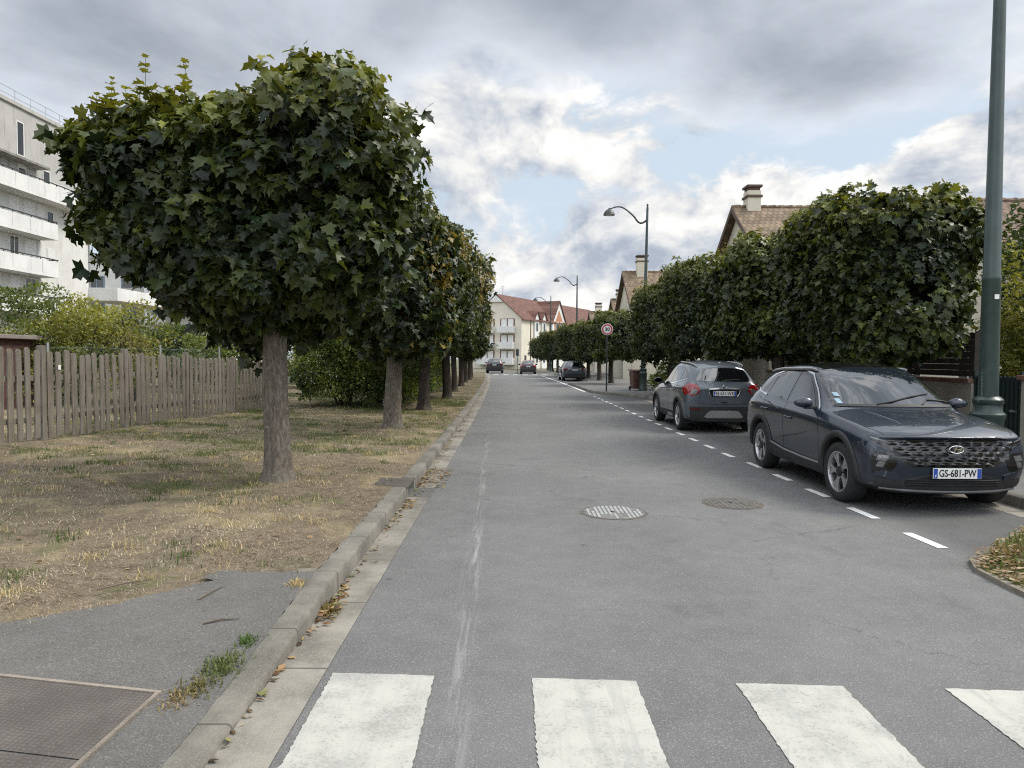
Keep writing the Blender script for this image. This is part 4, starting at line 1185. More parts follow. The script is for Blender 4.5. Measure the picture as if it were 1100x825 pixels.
# ------------------------------------------------------------------ picket fence (left)
FA, FB = Vector((-8.912, 1.175, 0)), Vector((-6.93, 20.75, 0))
fdir = (FB - FA).normalized(); fang = math.atan2(fdir.y, fdir.x); flen = (FB - FA).length
fence = empty('picket_fence', (FA.x, FA.y, 0), fang)
tag(fence, 'weathered brown wooden picket fence along the edge of the verge', 'fence')
def fz(s):
    p = FA + fdir * s; return lawn_z(p.x, p.y)
s = 0.0; rr = np.random.default_rng(4); panel = None; k = 0; npan = 9; PAN = flen / npan
for pnl in range(npan):
    b = MB(); s0 = pnl * PAN + 0.07
    m = 11
    for i in range(m):
        sc_ = s0 + (i + 0.5) * (PAN - 0.14) / m + 0.012 * rr.standard_normal(); w = 0.059 + 0.005 * rr.standard_normal()
        z0 = fz(sc_) + 0.04 + 0.02 * rr.standard_normal(); h = 1.54 - 0.019 * (sc_ - 6.56) + 0.018 * rr.standard_normal(); ln = 0.02 * rr.standard_normal()
        dep = -0.024 + 0.004 * rr.standard_normal()
        pts = [(sc_ - w, dep, z0), (sc_ + w, dep, z0), (sc_ + w + ln, dep, z0 + h - 0.045), (sc_ + w * 0.75 + ln, dep, z0 + h - 0.014), (sc_ + w * 0.3 + ln, dep, z0 + h), (sc_ - w * 0.3 + ln, dep, z0 + h), (sc_ - w * 0.75 + ln, dep, z0 + h - 0.014), (sc_ - w + ln, dep, z0 + h - 0.045)]
        b.prism(pts, (0, -0.022, 0))
    for zr in (0.36, 1.04):
        za, zb = fz(s0) + zr, fz(s0 + PAN - 0.14) + zr
        b.prism([(s0 - 0.03, -0.02, za - 0.045), (s0 + PAN - 0.11, -0.02, zb - 0.045), (s0 + PAN - 0.11, -0.02, zb + 0.045), (s0 - 0.03, -0.02, za + 0.045)], (0, 0.035, 0))
    b.build('picket_panel', MAT['wood'], fence)
for pnl in range(npan + 1):
    sp = pnl * PAN; z0 = fz(sp)
    MB().box(sp - 0.05, sp + 0.05, -0.05, 0.05, z0 - 0.2, z0 + 1.66 - 0.019 * (sp - 6.56)).build('post', MAT['wood'], fence, bevel=0.01)
tagp = MB(); tagp.box(-0.03, 0.03, -0.004, 0.0, -0.04, 0.04)
tg = tagp.build('paper_tag', MAT['signwhite'], fence); tg.location = (11.28, -0.05, fz(11.26) + 1.22)

# green wire garden fence with metal posts behind
wf = empty('wire_fence', (0, 0, 0)); tag(wf, 'thin grey green wire garden fence on metal posts behind the picket fence', 'fence')
wire_pts = [(-9.9, 15.5), (-9.0, 18.6), (-8.3, 20.6), (-7.2, 21.3), (-5.9, 21.2), (-3.9, 22.0), (-3.45, 26), (-3.4, 32), (-3.7, 40), (-4.3, 50)]
for x, y in wire_pts:
    MB().tube([(x, y, 0.1), (x, y, 1.95 if y < 21 and x < -7 else 1.25)], 0.024, 8).build('post', MAT['galv'], wf, smooth=True)
wb_ = MB()
for (x0, y0), (x1, y1) in zip(wire_pts[:-1], wire_pts[1:]):
    tall = (y0 < 20 and x0 < -8.5); top = 1.85 if tall else 1.2; L = math.hypot(x1 - x0, y1 - y0)
    for zz in (0.25, top * 0.5, top): wb_.tube([(x0, y0, zz), (x1, y1, zz)], 0.006, 4)
    n = int((L + top) / 0.13)
    for i in range(n):                                      # chain-link diagonals
        for sgn in (1, -1):
            u0 = i * 0.13 - (top if sgn > 0 else 0); u1 = u0 + (top if sgn > 0 else -top)
            a, b2 = (u0, 0.15), (u1, 0.15 + top - 0.15)
            def clip(a, b2):
                (ua, za), (ub, zb) = a, b2
                if ua > ub: ua, za, ub, zb = ub, zb, ua, za
                if ub < 0 or ua > L: return None
                if ua < 0: za = lerp(za, zb, (0 - ua) / (ub - ua)); ua = 0
                if ub > L: zb = lerp(za, zb, (L - ua) / (ub - ua)); ub = L
                return ua, za, ub, zb
            c = clip(a, b2)
            if c is None: continue
            ua, za, ub, zb = c
            f = lambda u: (x0 + (x1 - x0) * u / L, y0 + (y1 - y0) * u / L)
            wb_.tube([(*f(ua), za), (*f(ub), zb)], 0.0028, 3, cap=False)
wb_.build('wire_mesh', MAT['wire'], wf)
gw = empty('garden_wall', (0, 0, 0)); tag(gw, 'low white rendered garden wall glimpsed through the picket fence', 'wall')
MB().box(-13.0, -5.2, 37.0, 37.25, 0.0, 1.15).build('wall', MAT['whitewall'], gw, bevel=0.01)
MB().box(-13.05, -5.15, 36.95, 37.3, 1.15, 1.22).build('coping', MAT['conc'], gw, bevel=0.01)
hut = empty('garden_hut', (P(-12, 18), 18.2, 0.3)); tag(hut, 'dark red garden hut with a pale flat roof behind the fence', 'shed')
MB().box(-1.4, 0.55, -0.9, 0.9, 0, 1.78).build('wall', MAT['hut'], hut)
MB().box(-1.55, 0.72, -1.05, 1.05, 1.78, 1.88).build('roof', MAT['hutroof'], hut, bevel=0.015)
MB().box(-0.6, 0.1, -0.93, -0.88, 0.05, 1.4).build('door', MAT['hutroof'], hut)

# ------------------------------------------------------------------ white apartment block (left)
XF = -33.4
apt = empty('apartment_block', (XF, 52, 0)); tag(apt, 'tall white and grey apartment block with long white balconies at far left', 'apartment building')
SL = [4.7, 7.35, 10.0, 12.65]                     # floor slabs
Y0, Y1 = -25.0, 5.6                                # along the street, relative to the empty
MB().box(-12, 0, Y0, Y1, 0, 14.2).build('wall', MAT['white_pl'], apt)
MB().box(-12, -0.003, Y0, Y1, 14.2, 18.35).build('upper_wall', MAT['grey_pl'], apt)
MB().box(-12.15, 0.14, Y0 - 0.1, Y1 + 0.12, 18.35, 18.62).build('roof', MAT['grey_pl'], apt, bevel=0.02)
b = MB()
for yy in frange(Y0, Y1, 1.6): b.tube([(-0.2, yy, 18.6), (-0.2, yy, 19.45)], 0.02, 5)
for zz in (19.0, 19.45): b.tube([(-0.2, Y0, zz), (-0.2, Y1, zz)], 0.02, 5)
b.build('roof_railing', MAT['galv'], apt)
for i, z in enumerate(SL):
    yend = -0.35 if i < 3 else 4.2
    bal = MB().box(0.0, 1.25, Y0, yend, z - 0.22, z).build('balcony', MAT['balcony'], apt, bevel=0.01)
    g = MB(); yy = yend
    k = 0
    while yy > Y0 + 1:                              # parapet panels with joints
        L = 1.75 if k % 2 == 0 else 1.2
        g.box(1.17, 1.25, yy - L + 0.03, yy, z, z + 0.88); yy -= L; k += 1
    g.box(0.02, 1.17, yend - 0.08, yend, z, z + 0.88)
    g.build('parapet', MAT['balcony'], bal, bevel=0.008)
    r_ = MB().box(1.16, 1.26, Y0, yend + 0.02, z + 0.99, z + 1.05).box(0, 1.16, yend - 0.08, yend + 0.02, z + 0.99, z + 1.05)
    yy = yend - 0.05
    while yy > Y0: r_.box(1.19, 1.23, yy - 0.04, yy, z + 0.88, z + 0.99); yy -= 0.9
    r_.build('handrail', MAT['rail'], bal)
def window(parent, x, y, z, w, h, glass=True, depth=0.10, face='x', shut=0.0, sgn=1):
    """framed window set in a facade; face 'x': the facade looks along +-x, 'y': along -y"""
    def T(u, v, d):
        return (x + d * sgn, y + u, z + v) if face == 'x' else (x + u, y - d, z + v)
    def bx(mb, u0, u1, v0, v1, d0, d1):
        a, b_ = T(u0, v0, d0), T(u1, v1, d1)
        mb.box(min(a[0], b_[0]), max(a[0], b_[0]), min(a[1], b_[1]), max(a[1], b_[1]), min(a[2], b_[2]), max(a[2], b_[2]))
    f = MB(); fw = 0.07
    bx(f, -w / 2, -w / 2 + fw, 0, h, 0.0, 0.045); bx(f, w / 2 - fw, w / 2, 0, h, 0.0, 0.045)
    bx(f, -w / 2 + fw, w / 2 - fw, 0, fw, 0.0, 0.045); bx(f, -w / 2 + fw, w / 2 - fw, h - fw, h, 0.0, 0.045)
    if w > 0.9: bx(f, -0.03, 0.03, fw, h - fw, 0.0, 0.04)
    wn = f.build('window', MAT['frame'], parent)
    p = MB(); bx(p, -w / 2 + fw, w / 2 - fw, fw, h - fw, 0.0, 0.015); p.build('pane', MAT['glassd'], wn)
    if shut > 0:
        q = MB(); bx(q, -w / 2 + fw * 0.6, w / 2 - fw * 0.6, h * (1 - shut), h - 0.02, 0.016, 0.05); q.build('shutter', MAT['shutter'], wn)
    sl = MB(); bx(sl, -w / 2 - 0.05, w / 2 + 0.05, -0.06, 0.0, 0.0, 0.10); sl.build('sill', MAT['conc'], wn)
    return wn
for i, z in enumerate([4.7, 7.35, 10.0]):
    for k, yy in enumerate([-18, -15.2, -12.5, -9.6, -7.0, -5.0, -3.1, -1.5, -0.75]):
        window(apt, XF * 0, yy if k < 8 else -0.3, z + 0.02, (1.15 if k % 2 else 0.95) if k < 8 else 0.75, 2.3, shut=(1.0, 0.75, 0.98, 0.3, 0.9, 0.98, 0.97, 0)[(k + i) % 8])
window(apt, 0, 0.75, 10.9, 0.8, 1.15, shut=0); window(apt, 0, 0.75, 8.2, 0.8, 1.15, shut=0.95)
for k, yy in enumerate([-14, -11, -8.0, -5.2, -2.2, 0.4]): window(apt, 0, yy, 13.55, 0.85, 1.3, shut=0.0 if k % 2 else 0.4)
for k, yy in enumerate([-13.5, -9.0, -2.3]): window(apt, -0.003, yy, 15.15, 0.75, 2.3)
for k, yy in enumerate([-11.0, -6.0, 0.55]): window(apt, -0.003, yy, 16.25, 0.62, 1.15)
MB().box(-0.003, 0.95, -16, -0.6, 14.62, 14.78).build('canopy', MAT['conc'], apt, bevel=0.01)
MB().tube([(0.06, 5.5, 0), (0.06, 5.5, 14.2)], 0.05, 8).build('downpipe', MAT['galv'], apt)

apt2 = empty('apartment_block', (-32.0, 74, 0)); tag(apt2, 'lower white wing of flats with blue grey loggias behind the shrubs', 'apartment building')
MB().box(-16, 3.2, 0, 14, 0, 11.5).build('wall', MAT['white_pl'], apt2)
MB().box(-16.2, 3.4, -0.2, 14.2, 11.5, 11.8).build('roof', MAT['grey_pl'], apt2)
for i, z in enumerate([2.3, 5.0, 7.7]):
    for k, (xx, w) in enumerate([(-13.5, 2.2), (-10.2, 1.6), (-6.6, 2.2), (-3.8, 1.7), (-0.9, 1.9), (1.9, 1.4)]):
        lg = MB().box(xx - w / 2, xx + w / 2, -0.06, 0.0, z, z + 2.05).build('loggia', MAT['blueglass'], apt2)
        MB().box(xx - w / 2 + 0.15, xx - 0.06, -0.09, -0.062, z + 0.9, z + 1.95).box(xx + 0.06, xx + w / 2 - 0.15, -0.09, -0.062, z + 0.9, z + 1.95).build('pane', MAT['glassd'], lg)
        if k in (1, 3, 4): MB().box(xx - w / 2 - 0.2, xx + w / 2 + 0.2, -1.1, -0.01, z - 0.2, z + 0.75).build('balcony', MAT['balcony'], apt2, bevel=0.02)
        elif k in (0, 2): MB().box(xx - w / 2, xx + w / 2, -0.12, -0.065, z, z + 0.85).build('shutter_box', MAT['grey_pl'], apt2)
MB().box(-1.8, 0.9, -16.6, -0.6, 6.0, 7.0).build('side_balcony', MAT['balcony'], apt2, bevel=0.02)

# ------------------------------------------------------------------ gabled houses (right)
def house(name, label, x0, x1, yc, half, eave, ridge, wallm, tile, chim=None, group='gabled cream houses on the right', over=0.35, loc_b=0.0, extra=None, vel=False):
    root = empty(name, (x0, yc, 0)); tag(root, label, 'house', group)
    L = x1 - x0
    w = MB(); w.box(0, L, -half, half, 0, eave)
    th = (ridge - eave)
    w.prism([(0, -half, eave), (0, half, eave), (0, 0, ridge)], (L, 0, 0))
    w.build('wall', wallm, root)
    sl = th / half
    rf = MB()
    e = half + over
    for sg in (-1, 1):
        a = [(-over, 0, ridge + 0.10), (L + over, 0, ridge + 0.10), (L + over, sg * e, ridge + 0.10 - sl * e), (-over, sg * e, ridge + 0.10 - sl * e)]
        if sg > 0: a = a[::-1]
        rf.prism(a, (0, 0, 0.12))
    roof = rf.build('roof', tile, root)
    rd = MB()
    n = int((L + 2 * over) / 0.42)
    for i in range(n):
        xx = -over + i * 0.42
        rd.tube([(xx, 0, ridge + 0.21), (xx + 0.40, 0, ridge + 0.235)], [0.085, 0.10], 8)
    rd.build('ridge_tiles', tile, roof)
    vg = MB()
    for sg in (-1, 1):
        vg.prism([(-over - 0.03, 0, ridge + 0.22), (-over - 0.03, 0, ridge - 0.04), (-over - 0.03, sg * e, ridge - 0.04 - sl * e), (-over - 0.03, sg * e, ridge + 0.22 - sl * e)], (0.05, 0, 0))
    vg.build('verge_board', MAT['roof_edge'], roof)
    if chim:
        cx, cy, cw, cl, ct = chim
        zb = ridge - sl * abs(cy) - 0.6
        c = MB().box(cx - cw / 2, cx + cw / 2, cy - cl / 2, cy + cl / 2, zb, ct).build('chimney', wallm, roof, bevel=0.01)
        MB().box(cx - cw / 2 - 0.06, cx + cw / 2 + 0.06, cy - cl / 2 - 0.06, cy + cl / 2 + 0.06, ct - 0.32, ct - 0.22).box(cx - cw / 2 + 0.04, cx + cw / 2 - 0.04, cy - cl / 2 + 0.04, cy + cl / 2 - 0.04, ct, ct + 0.16) \
            .box(cx - cw / 2 - 0.05, cx + cw / 2 + 0.05, cy - cl / 2 - 0.05, cy + cl / 2 + 0.05, ct + 0.16, ct + 0.26).build('chimney_cap', MAT['roof_edge'], roof)
    if vel:
        yy = -half * 0.55; zz = ridge + 0.23 - sl * (half * 0.55)
        t_ = Vector((0, -1, -sl)).normalized(); u = Vector((1, 0, 0)); nn = Vector((0, -sl, 1)).normalized()
        M4 = Matrix((u, t_, nn)).transposed().to_4x4(); M4.translation = Vector((L * vel, yy, zz))
        MB().box(-0.5, 0.5, -0.6, 0.6, 0, 0.07, M4).build('roof_window', MAT['glassd'], roof)
    for (yy, z, w_, h_) in ((-half * 0.4, 1.0, 1.2, 1.35), (half * 0.4, 1.0, 1.2, 1.35), (0, eave - 1.2, 1.0, 1.2)):
        window(root, 0, yy, z, w_, h_, face='x', sgn=-1, shut=0.35)
    for xx in (L * 0.3, L * 0.7):
        window(root, xx, -half, 1.0, 1.3, 1.35, face='y', shut=0.2)
    return root
house('gabled_house', 'cream house with a brown tiled roof rising behind the second maple', 10.8, 21.5, 35.0, 4.6, 5.45, 8.75, MAT['cream'], MAT['tile_x'], (0.62, 0.0, 0.62, 0.72, 9.68))
house('gabled_house', 'house with a rosy tiled roof behind the lamp post at right', 15.3, 30, 26.0, 4.2, 4.3, 7.15, MAT['cream2'], MAT['tile_pink'], None, vel=0.27)
house('gabled_house', 'cream gabled house with a tall chimney beyond the lamp post', 10.1, 20.0, 65.0, 4.6, 5.8, 9.2, MAT['cream'], MAT['tile_x'], (1.35, -0.3, 0.95, 0.8, 10.55))
house('gabled_house', 'more distant cream house of which mainly the chimney shows', 11.0, 20.0, 79.0, 4.6, 4.9, 7.9, MAT['cream2'], MAT['tile_x'], (0.6, 0.0, 0.7, 0.7, 8.9))
house('gabled_house', 'farthest small house roof right of the white building', 10.2, 20.0, 94.0, 4.6, 4.6, 7.5, MAT['cream2'], MAT['tile_x'], (0.9, 0.0, 0.8, 0.7, 8.6))
gar = empty('garage', (8.75, 57.5, 0)); tag(gar, 'low cream rendered garage beside the bin and the lamp post', 'garage')
MB().box(0, 5, -0.2, 6, 0, 2.75).build('wall', MAT['cream2'], gar)
MB().box(-0.12, 5.1, -0.32, 6.1, 2.75, 2.9).build('roof', MAT['roof_edge'], gar)
MB().box(0.7, 3.2, -0.24, -0.2, 0, 2.2).build('door', MAT['cream'], gar)

# ------------------------------------------------------------------ boundary walls (right)
XW = 8.35
rw = empty('boundary_wall', (XW, 18.5, 0.1)); tag(rw, 'low beige rendered wall with brown coping and dark boards above', 'wall')
MB().box(0, 0.22, -5.3, 5.2, 0, 1.17).build('wall', MAT['beige'], rw)
MB().box(-0.06, 0.28, -5.3, 5.25, 1.17, 1.25).build('coping', MAT['coping'], rw, bevel=0.012)
b = MB()
for k in range(7): b.box(0.08, 0.12, -5.25, 5.1, 1.29 + 0.115 * k, 1.402 + 0.115 * k)
b.build('board_screen', MAT['darkwood'], rw)
for yy in (-5.2, -2.7, -0.2, 2.3, 4.9): MB().box(0.13, 0.2, yy - 0.035, yy + 0.035, 1.24, 2.12).build('post', MAT['darkwood'], rw)
pg = empty('metal_gate', (XW, 12.6, 0.1)); tag(pg, 'dark green metal garden gate with vertical bars behind the lamp post', 'gate')
b = MB()
for k in range(10): b.box(0.07, 0.10, -0.52 + 0.11 * k, -0.45 + 0.11 * k, 0.06, 1.32)
b.box(0.102, 0.13, -0.56, 0.56, 0.1, 1.3)
b.build('gate_leaf', MAT['gate'], pg)
MB().box(0.05, 0.12, 0.58, 0.64, 0.0, 1.4).build('post', MAT['gate'], pg); MB().box(0.05, 0.12, -0.64, -0.58, 0.0, 1.4).build('post', MAT['gate'], pg)
MB().box(0.03, 0.07, -0.50, -0.38, 0.72, 0.76).build('handle', MAT['steel'], pg)
pw = empty('boundary_wall', (XW, 9.4, 0.1)); tag(pw, 'short beige wall with brown coping at the right edge beside the gate', 'wall')
MB().box(0, 0.24, -3.2, 2.5, 0, 1.27).build('wall', MAT['beige'], pw)
MB().box(-0.06, 0.3, -3.2, 2.54, 1.27, 1.35).build('coping', MAT['coping'], pw, bevel=0.012)
tw = empty('tall_wall', (XW - 0.02, 24.0, 0.1)); tag(tw, 'tall beige wall with a diamond lattice pattern behind the grey car', 'wall')
m, N, bs, out_ = newmat('lattice_render')
co = N.node('ShaderNodeTexCoord').outputs['Object']; x_, y_, z_ = N.sep(co)
d1_ = N.math('FRACT', N.math('MULTIPLY', N.math('ADD', y_, z_), 2.4)); d2_ = N.math('FRACT', N.math('MULTIPLY', N.math('SUBTRACT', y_, z_), 2.4))
ln_ = N.math('MULTIPLY', N.math('MAXIMUM', N.ramp(d1_, 0.10, 0.04), N.ramp(d2_, 0.10, 0.04)), N.ramp(z_, 0.95, 1.0))
N.put(bs.inputs['Base Color'], N.mix(N.math('MULTIPLY', ln_, 0.55), N.mix(N.ramp(N.noise(co, 1.5, 5), 0.3, 0.7), (0.50, 0.46, 0.385), (0.43, 0.395, 0.33)), (0.24, 0.215, 0.18)))
bs.inputs['Roughness'].default_value = 0.9
MB().box(0, 0.5, 0, 5.6, 0, 2.25).build('wall', m, tw)
MB().box(-0.012, 0.5, 0, 5.6, 0.92, 0.945).build('string_course', MAT['beige'], tw)
mp = empty('gate_pillar', (XW + 0.49, 23.72, 0.1)); tag(mp, 'square beige pillar with a brown ledge at the end of the lattice wall', 'pillar')
MB().box(-0.47, 0.2, -0.02, 0.27, 0, 2.05).build('shaft', MAT['beige'], mp, bevel=0.01)
MB().box(-0.52, 0.25, -0.07, -0.025, 1.16, 1.25).build('ledge', MAT['coping'], mp, bevel=0.008)
disc_ = MB().box(-0.1, -0.03, -0.04, -0.022, 1.68, 1.80).build('lock', MAT['black'], mp)
mail = empty('white_panel', (XW - 0.1, 30.2, 0.1)); tag(mail, 'small white sign panel on a post glimpsed under the third maple', 'sign')
MB().box(-0.02, 0.02, -0.03, 0.03, 0, 1.6).build('post', MAT['galv'], mail)
MB().box(-0.45, 0.75, -0.06, -0.035, 1.42, 2.0).build('board', MAT['signwhite'], mail)
arr = MB(); arr.prism([(0.1, -0.065, 1.75), (0.32, -0.065, 1.75), (0.21, -0.065, 1.58)], (0, 0.004, 0)); arr.box(0.185, 0.235, -0.065, -0.061, 1.75, 1.84)
arr.build('arrow', MAT['black'], mail)

# ------------------------------------------------------------------ far building
fb = empty('corner_building', (1.4, 111, 0)); tag(fb, 'cream three storey building with a red roof closing the street', 'apartment building')
u = Vector((0.45, 0.893, 0)); v = Vector((-0.893, 0.45, 0)); fb.rotation_euler = (0, 0, math.atan2(u.y, u.x))
# local axes: +x runs along the facade away from the corner, +y across the gable to the left
Wd, Ln, ev, rg = 8.6, 40.0, 7.75, 11.35
w = MB().box(0, Ln, 0, Wd, 0, ev); w.prism([(0, 0, ev), (0, Wd, ev), (0, Wd / 2, rg)], (Ln, 0, 0)); w.build('wall', MAT['cream2'], fb)
rf = MB(); sl = (rg - ev) / (Wd / 2); e = Wd / 2 + 0.4
for sg in (-1, 1):
    a = [(-0.3, Wd / 2, rg + 0.1), (Ln + 0.3, Wd / 2, rg + 0.1), (Ln + 0.3, Wd / 2 + sg * e, rg + 0.1 - sl * e), (-0.3, Wd / 2 + sg * e, rg + 0.1 - sl * e)]
    if sg > 0: a = a[::-1]
    rf.prism(a, (0, 0, 0.15))
fr = rf.build('roof', MAT['tile_red'], fb)
MB().prism([(-0.36, Wd / 2 - 1.2, rg - 1.0), (-0.36, Wd / 2 + 1.2, rg - 1.0), (-0.36, Wd / 2, rg + 0.02)], (0.1, 0, 0)).build('gable_panel', MAT['balcony'], fb)
ant = MB().tube([(2, Wd / 2, rg), (2, Wd / 2, rg + 1.7)], 0.03, 5).tube([(1.5, Wd / 2, rg + 1.6), (2.6, Wd / 2, rg + 1.6)], 0.02, 5).tube([(1.7, Wd / 2 - .3, rg + 1.3), (1.7, Wd / 2 + .4, rg + 1.3)], 0.02, 5).build('aerial', MAT['rail'], fr)
for i, z in enumerate([0.9, 3.35, 5.8]):
    for k, yy in enumerate([2.4, 5.9]):
        lg = MB().box(-0.05, 0.0, yy - 1.25, yy + 1.25, z, z + 1.95).build('loggia', MAT['coping'], fb)
        MB().box(-0.09, -0.052, yy - 1.05, yy - 0.1, z + 0.1, z + 1.85).box(-0.09, -0.052, yy + 0.1, yy + 1.05, z + 0.1, z + 1.85).build('shutter', MAT['shutter'], lg)
        MB().box(-1.0, 0.0, yy - 1.35, yy + 1.35, z - 0.25, z + 0.75).build('balcony', MAT['balcony'], fb, bevel=0.02)
def wall_dormer(x, wdt, face, top, panel=None):
    d = MB(); zb = ev - 0.8
    d.prism([(x - wdt / 2, -0.02, 0.0), (x + wdt / 2, -0.02, 0.0), (x + wdt / 2, -0.02, top - wdt * 0.62), (x, -0.02, top), (x - wdt / 2, -0.02, top - wdt * 0.62)], (0, -0.22, 0))
    o_ = d.build('dormer', face, fb)
    r2 = MB()
    for sg in (-1, 1):
        ex = x + sg * (wdt / 2 + 0.3); ez = top - (wdt / 2 + 0.3) * 1.24 + 0.1
        pts = [(x, -0.45, top + 0.1), (ex, -0.45, ez), (ex, -0.45, ez + 0.14), (x, -0.45, top + 0.26)]
        r2.prism(pts if sg > 0 else pts[::-1], (0, 4.2, 0))
    r2.build('dormer_roof', MAT['tile_red'], o_)
    return o_
for x in (5.1, 7.9): 
    dm = wall_dormer(x, 1.55, MAT['balcony'], ev + 1.25)
    for z in (0.9, 3.4, 5.9):
        f = MB().box(x - 0.42, x + 0.42, -0.285, -0.243, z, z + 1.5).build('window', MAT['frame'], fb); MB().box(x - 0.33, x + 0.33, -0.30, -0.287, z + 0.08, z + 0.75 + 0.65 * (z > 3)).build('pane', MAT['glassd'], f)
dm = wall_dormer(14.0, 5.6, MAT['balcony'], rg - 0.2)
MB().prism([(14 - 1.95, -0.245, 2.9), (14 + 1.95, -0.245, 2.9), (14 + 1.95, -0.245, 7.4), (14, -0.245, 9.8), (14 - 1.95, -0.245, 7.4)], (0, -0.03, 0)).build('brick_panel', MAT['brickpl'], fb)
for z in (3.2, 6.1):
    for x in (13.1, 14.9):
        f = MB().box(x - 0.6, x + 0.6, -0.34, -0.277, z, z + 1.7).build('window', MAT['frame'], fb); MB().box(x - 0.5, x + 0.5, -0.36, -0.342, z + 0.1, z + 1.6).build('pane', MAT['glassd'], f)
for x in (3.2, 10.6, 18.5, 22, 25.5, 29):
    if x in (3.2, 10.6): MB().tube([(x, -0.06, 0), (x, -0.06, ev)], 0.06, 6).build('downpipe', MAT['roof_edge'], fb)
    else:
        for z in (0.9, 3.4, 5.7):
            f = MB().box(x - 0.55, x + 0.55, -0.05, 0.0, z, z + 1.45).build('window', MAT['frame'], fb); MB().box(x - 0.46, x + 0.46, -0.07, -0.052, z + 0.1, z + 1.35).build('pane', MAT['glassd'], f)
f = MB().box(1.1, 1.7, -0.05, 0, 0.6, 2.1).build('door', MAT['rail'], fb)

# ------------------------------------------------------------------ lamp posts
def lamp(x, y, label, z=0.122, lean=0.0):
    root = empty('street_lamp', (x, y, z)); tag(root, label, 'street lamp', 'green street lamps along the right pavement')
    root.rotation_euler = (0, lean, 0)
    G = MAT['lamp_green']
    MB().lathe([(0.215, 0), (0.215, 0.10), (0.19, 0.13), (0.185, 0.78), (0.205, 0.82), (0.205, 0.86), (0.17, 0.90), (0.165, 0.98), (0.18, 1.0), (0.18, 1.05), (0.15, 1.08), (0.118, 1.10)], 28).build('plinth', G, root, smooth=True)
    MB().lathe([(0.118, 1.09), (0.108, 2.6), (0.112, 2.61), (0.112, 2.66), (0.102, 2.68), (0.062, 7.4), (0.055, 8.9), (0.03, 8.98)], 24).build('pole', G, root, smooth=True)
    MB().box(-0.122, -0.112, -0.05, 0.05, 0.35, 0.72).build('access_door', G, root, bevel=0.004)
    arm = []
    for i in range(19):
        u = i / 18
        arm.append((-0.02 - 1.82 * u, 0, 8.30 + 0.0 - 0.16 * math.sin(min(1, u / 0.35) * math.pi) * (u < 0.35) + 0.62 * sstep((u - 0.12) / 0.62) - 0.10 * sstep((u - 0.8) / 0.2)))
    MB().tube(arm, [lerp(0.05, 0.028, i / 18) for i in range(19)], 10).build('arm', MAT['lamp_dark'], root, smooth=True)
    hd = MB().lathe([(0.03, 0.16), (0.05, 0.10), (0.10, 0.08), (0.17, 0.03), (0.25, -0.08), (0.285, -0.19), (0.275, -0.195), (0.02, -0.16)], 24, Matrix.Translation((-1.86, 0, 8.70)))
    h = hd.build('lamp_head', MAT['lamp_dark'], root, smooth=True)
    MB().lathe([(0.02, -0.235), (0.12, -0.22), (0.22, -0.17), (0.02, -0.15)], 20, Matrix.Translation((-1.86, 0, 8.70))).build('diffuser', MAT['frame'], h, smooth=True)
    MB().lathe([(0.04, 8.98), (0.055, 9.02), (0.02, 9.1)], 12).build('finial', MAT['lamp_dark'], root, smooth=True)
    return root
L1 = lamp(6.27, 9.55, 'nearest tall green street lamp standing behind the dark blue car')
st = MB().box(-0.025, 0.03, -0.118, -0.105, 2.36, 2.42).build('sticker', MAT['signwhite'], L1)
lamp(P(690.5, 35.6), 35.6, 'green street lamp beside the brown bin with its arm over the road', lean=R(0.8))
lamp(P(619, 66), 66, 'third street lamp standing before the red roofed building')
lamp(P(591, 88), 88, 'farthest street lamp seen against the red roof')

# ------------------------------------------------------------------ signs, bin
sg = empty('speed_sign', (P(651.5, 34.3), 34.3, 0.122)); tag(sg, 'round red ringed 30 speed limit sign on a thin dark post', 'road sign')
MB().tube([(0, 0, 0), (0, 0, 3.15)], 0.035, 10).build('post', MAT['lamp_dark'], sg, smooth=True)
RX = Matrix.Translation((0, -0.06, 2.93)) @ Matrix.Rotation(R(90), 4, 'X')
dd = MB().lathe([(0.27, 0.0), (0.275, 0.01), (0.27, 0.02)], 40, RX).build('disc', MAT['signwhite'], sg)
ring = MB().lathe([(0.185, 0.021), (0.185, 0.026), (0.245, 0.026), (0.245, 0.021)], 40, RX, closed=True).build('ring', MAT['signred'], dd)
tm = text_mesh('30', 0.24, 0.002, 0.006); tm.transform(Matrix.Translation((0, -0.084, 2.925)) @ Matrix.Rotation(R(90), 4, 'X')); link('numerals', tm, dd, MAT['black'])
MB().box(-0.05, 0.05, -0.055, -0.04, 2.8, 3.05).build('bracket', MAT['galv'], sg)
fsg = empty('sign_post', (P(555.5, 75), 75, 0)); tag(fsg, 'thin dark post with a small panel at the far crossing', 'road sign')
MB().tube([(0, 0, 0), (0, 0, 2.6)], 0.04, 8).build('post', MAT['lamp_dark'], fsg); MB().box(-0.16, 0.16, -0.06, -0.04, 1.9, 2.6).build('panel', MAT['lamp_dark'], fsg)
bn = empty('wheelie_bin', (P(683.5, 36.0), 36.0, 0.122), R(12)); tag(bn, 'brown wheelie bin standing beside the green lamp post', 'bin')
body = MB(); body.prism([(-0.23, -0.26, 0.1), (0.23, -0.26, 0.1), (0.28, -0.32, 0.92), (-0.28, -0.32, 0.92)], (0, 0.01, 0))
bb = MB(); i0 = 0
bb.v = [(-0.22, -0.22, 0.08), (0.22, -0.22, 0.08), (0.22, 0.22, 0.08), (-0.22, 0.22, 0.08), (-0.28, -0.3, 0.93), (0.28, -0.3, 0.93), (0.28, 0.3, 0.93), (-0.28, 0.3, 0.93)]
bb.f = [(0, 3, 2, 1), (4, 5, 6, 7), (0, 1, 5, 4), (1, 2, 6, 5), (2, 3, 7, 6), (3, 0, 4, 7)]
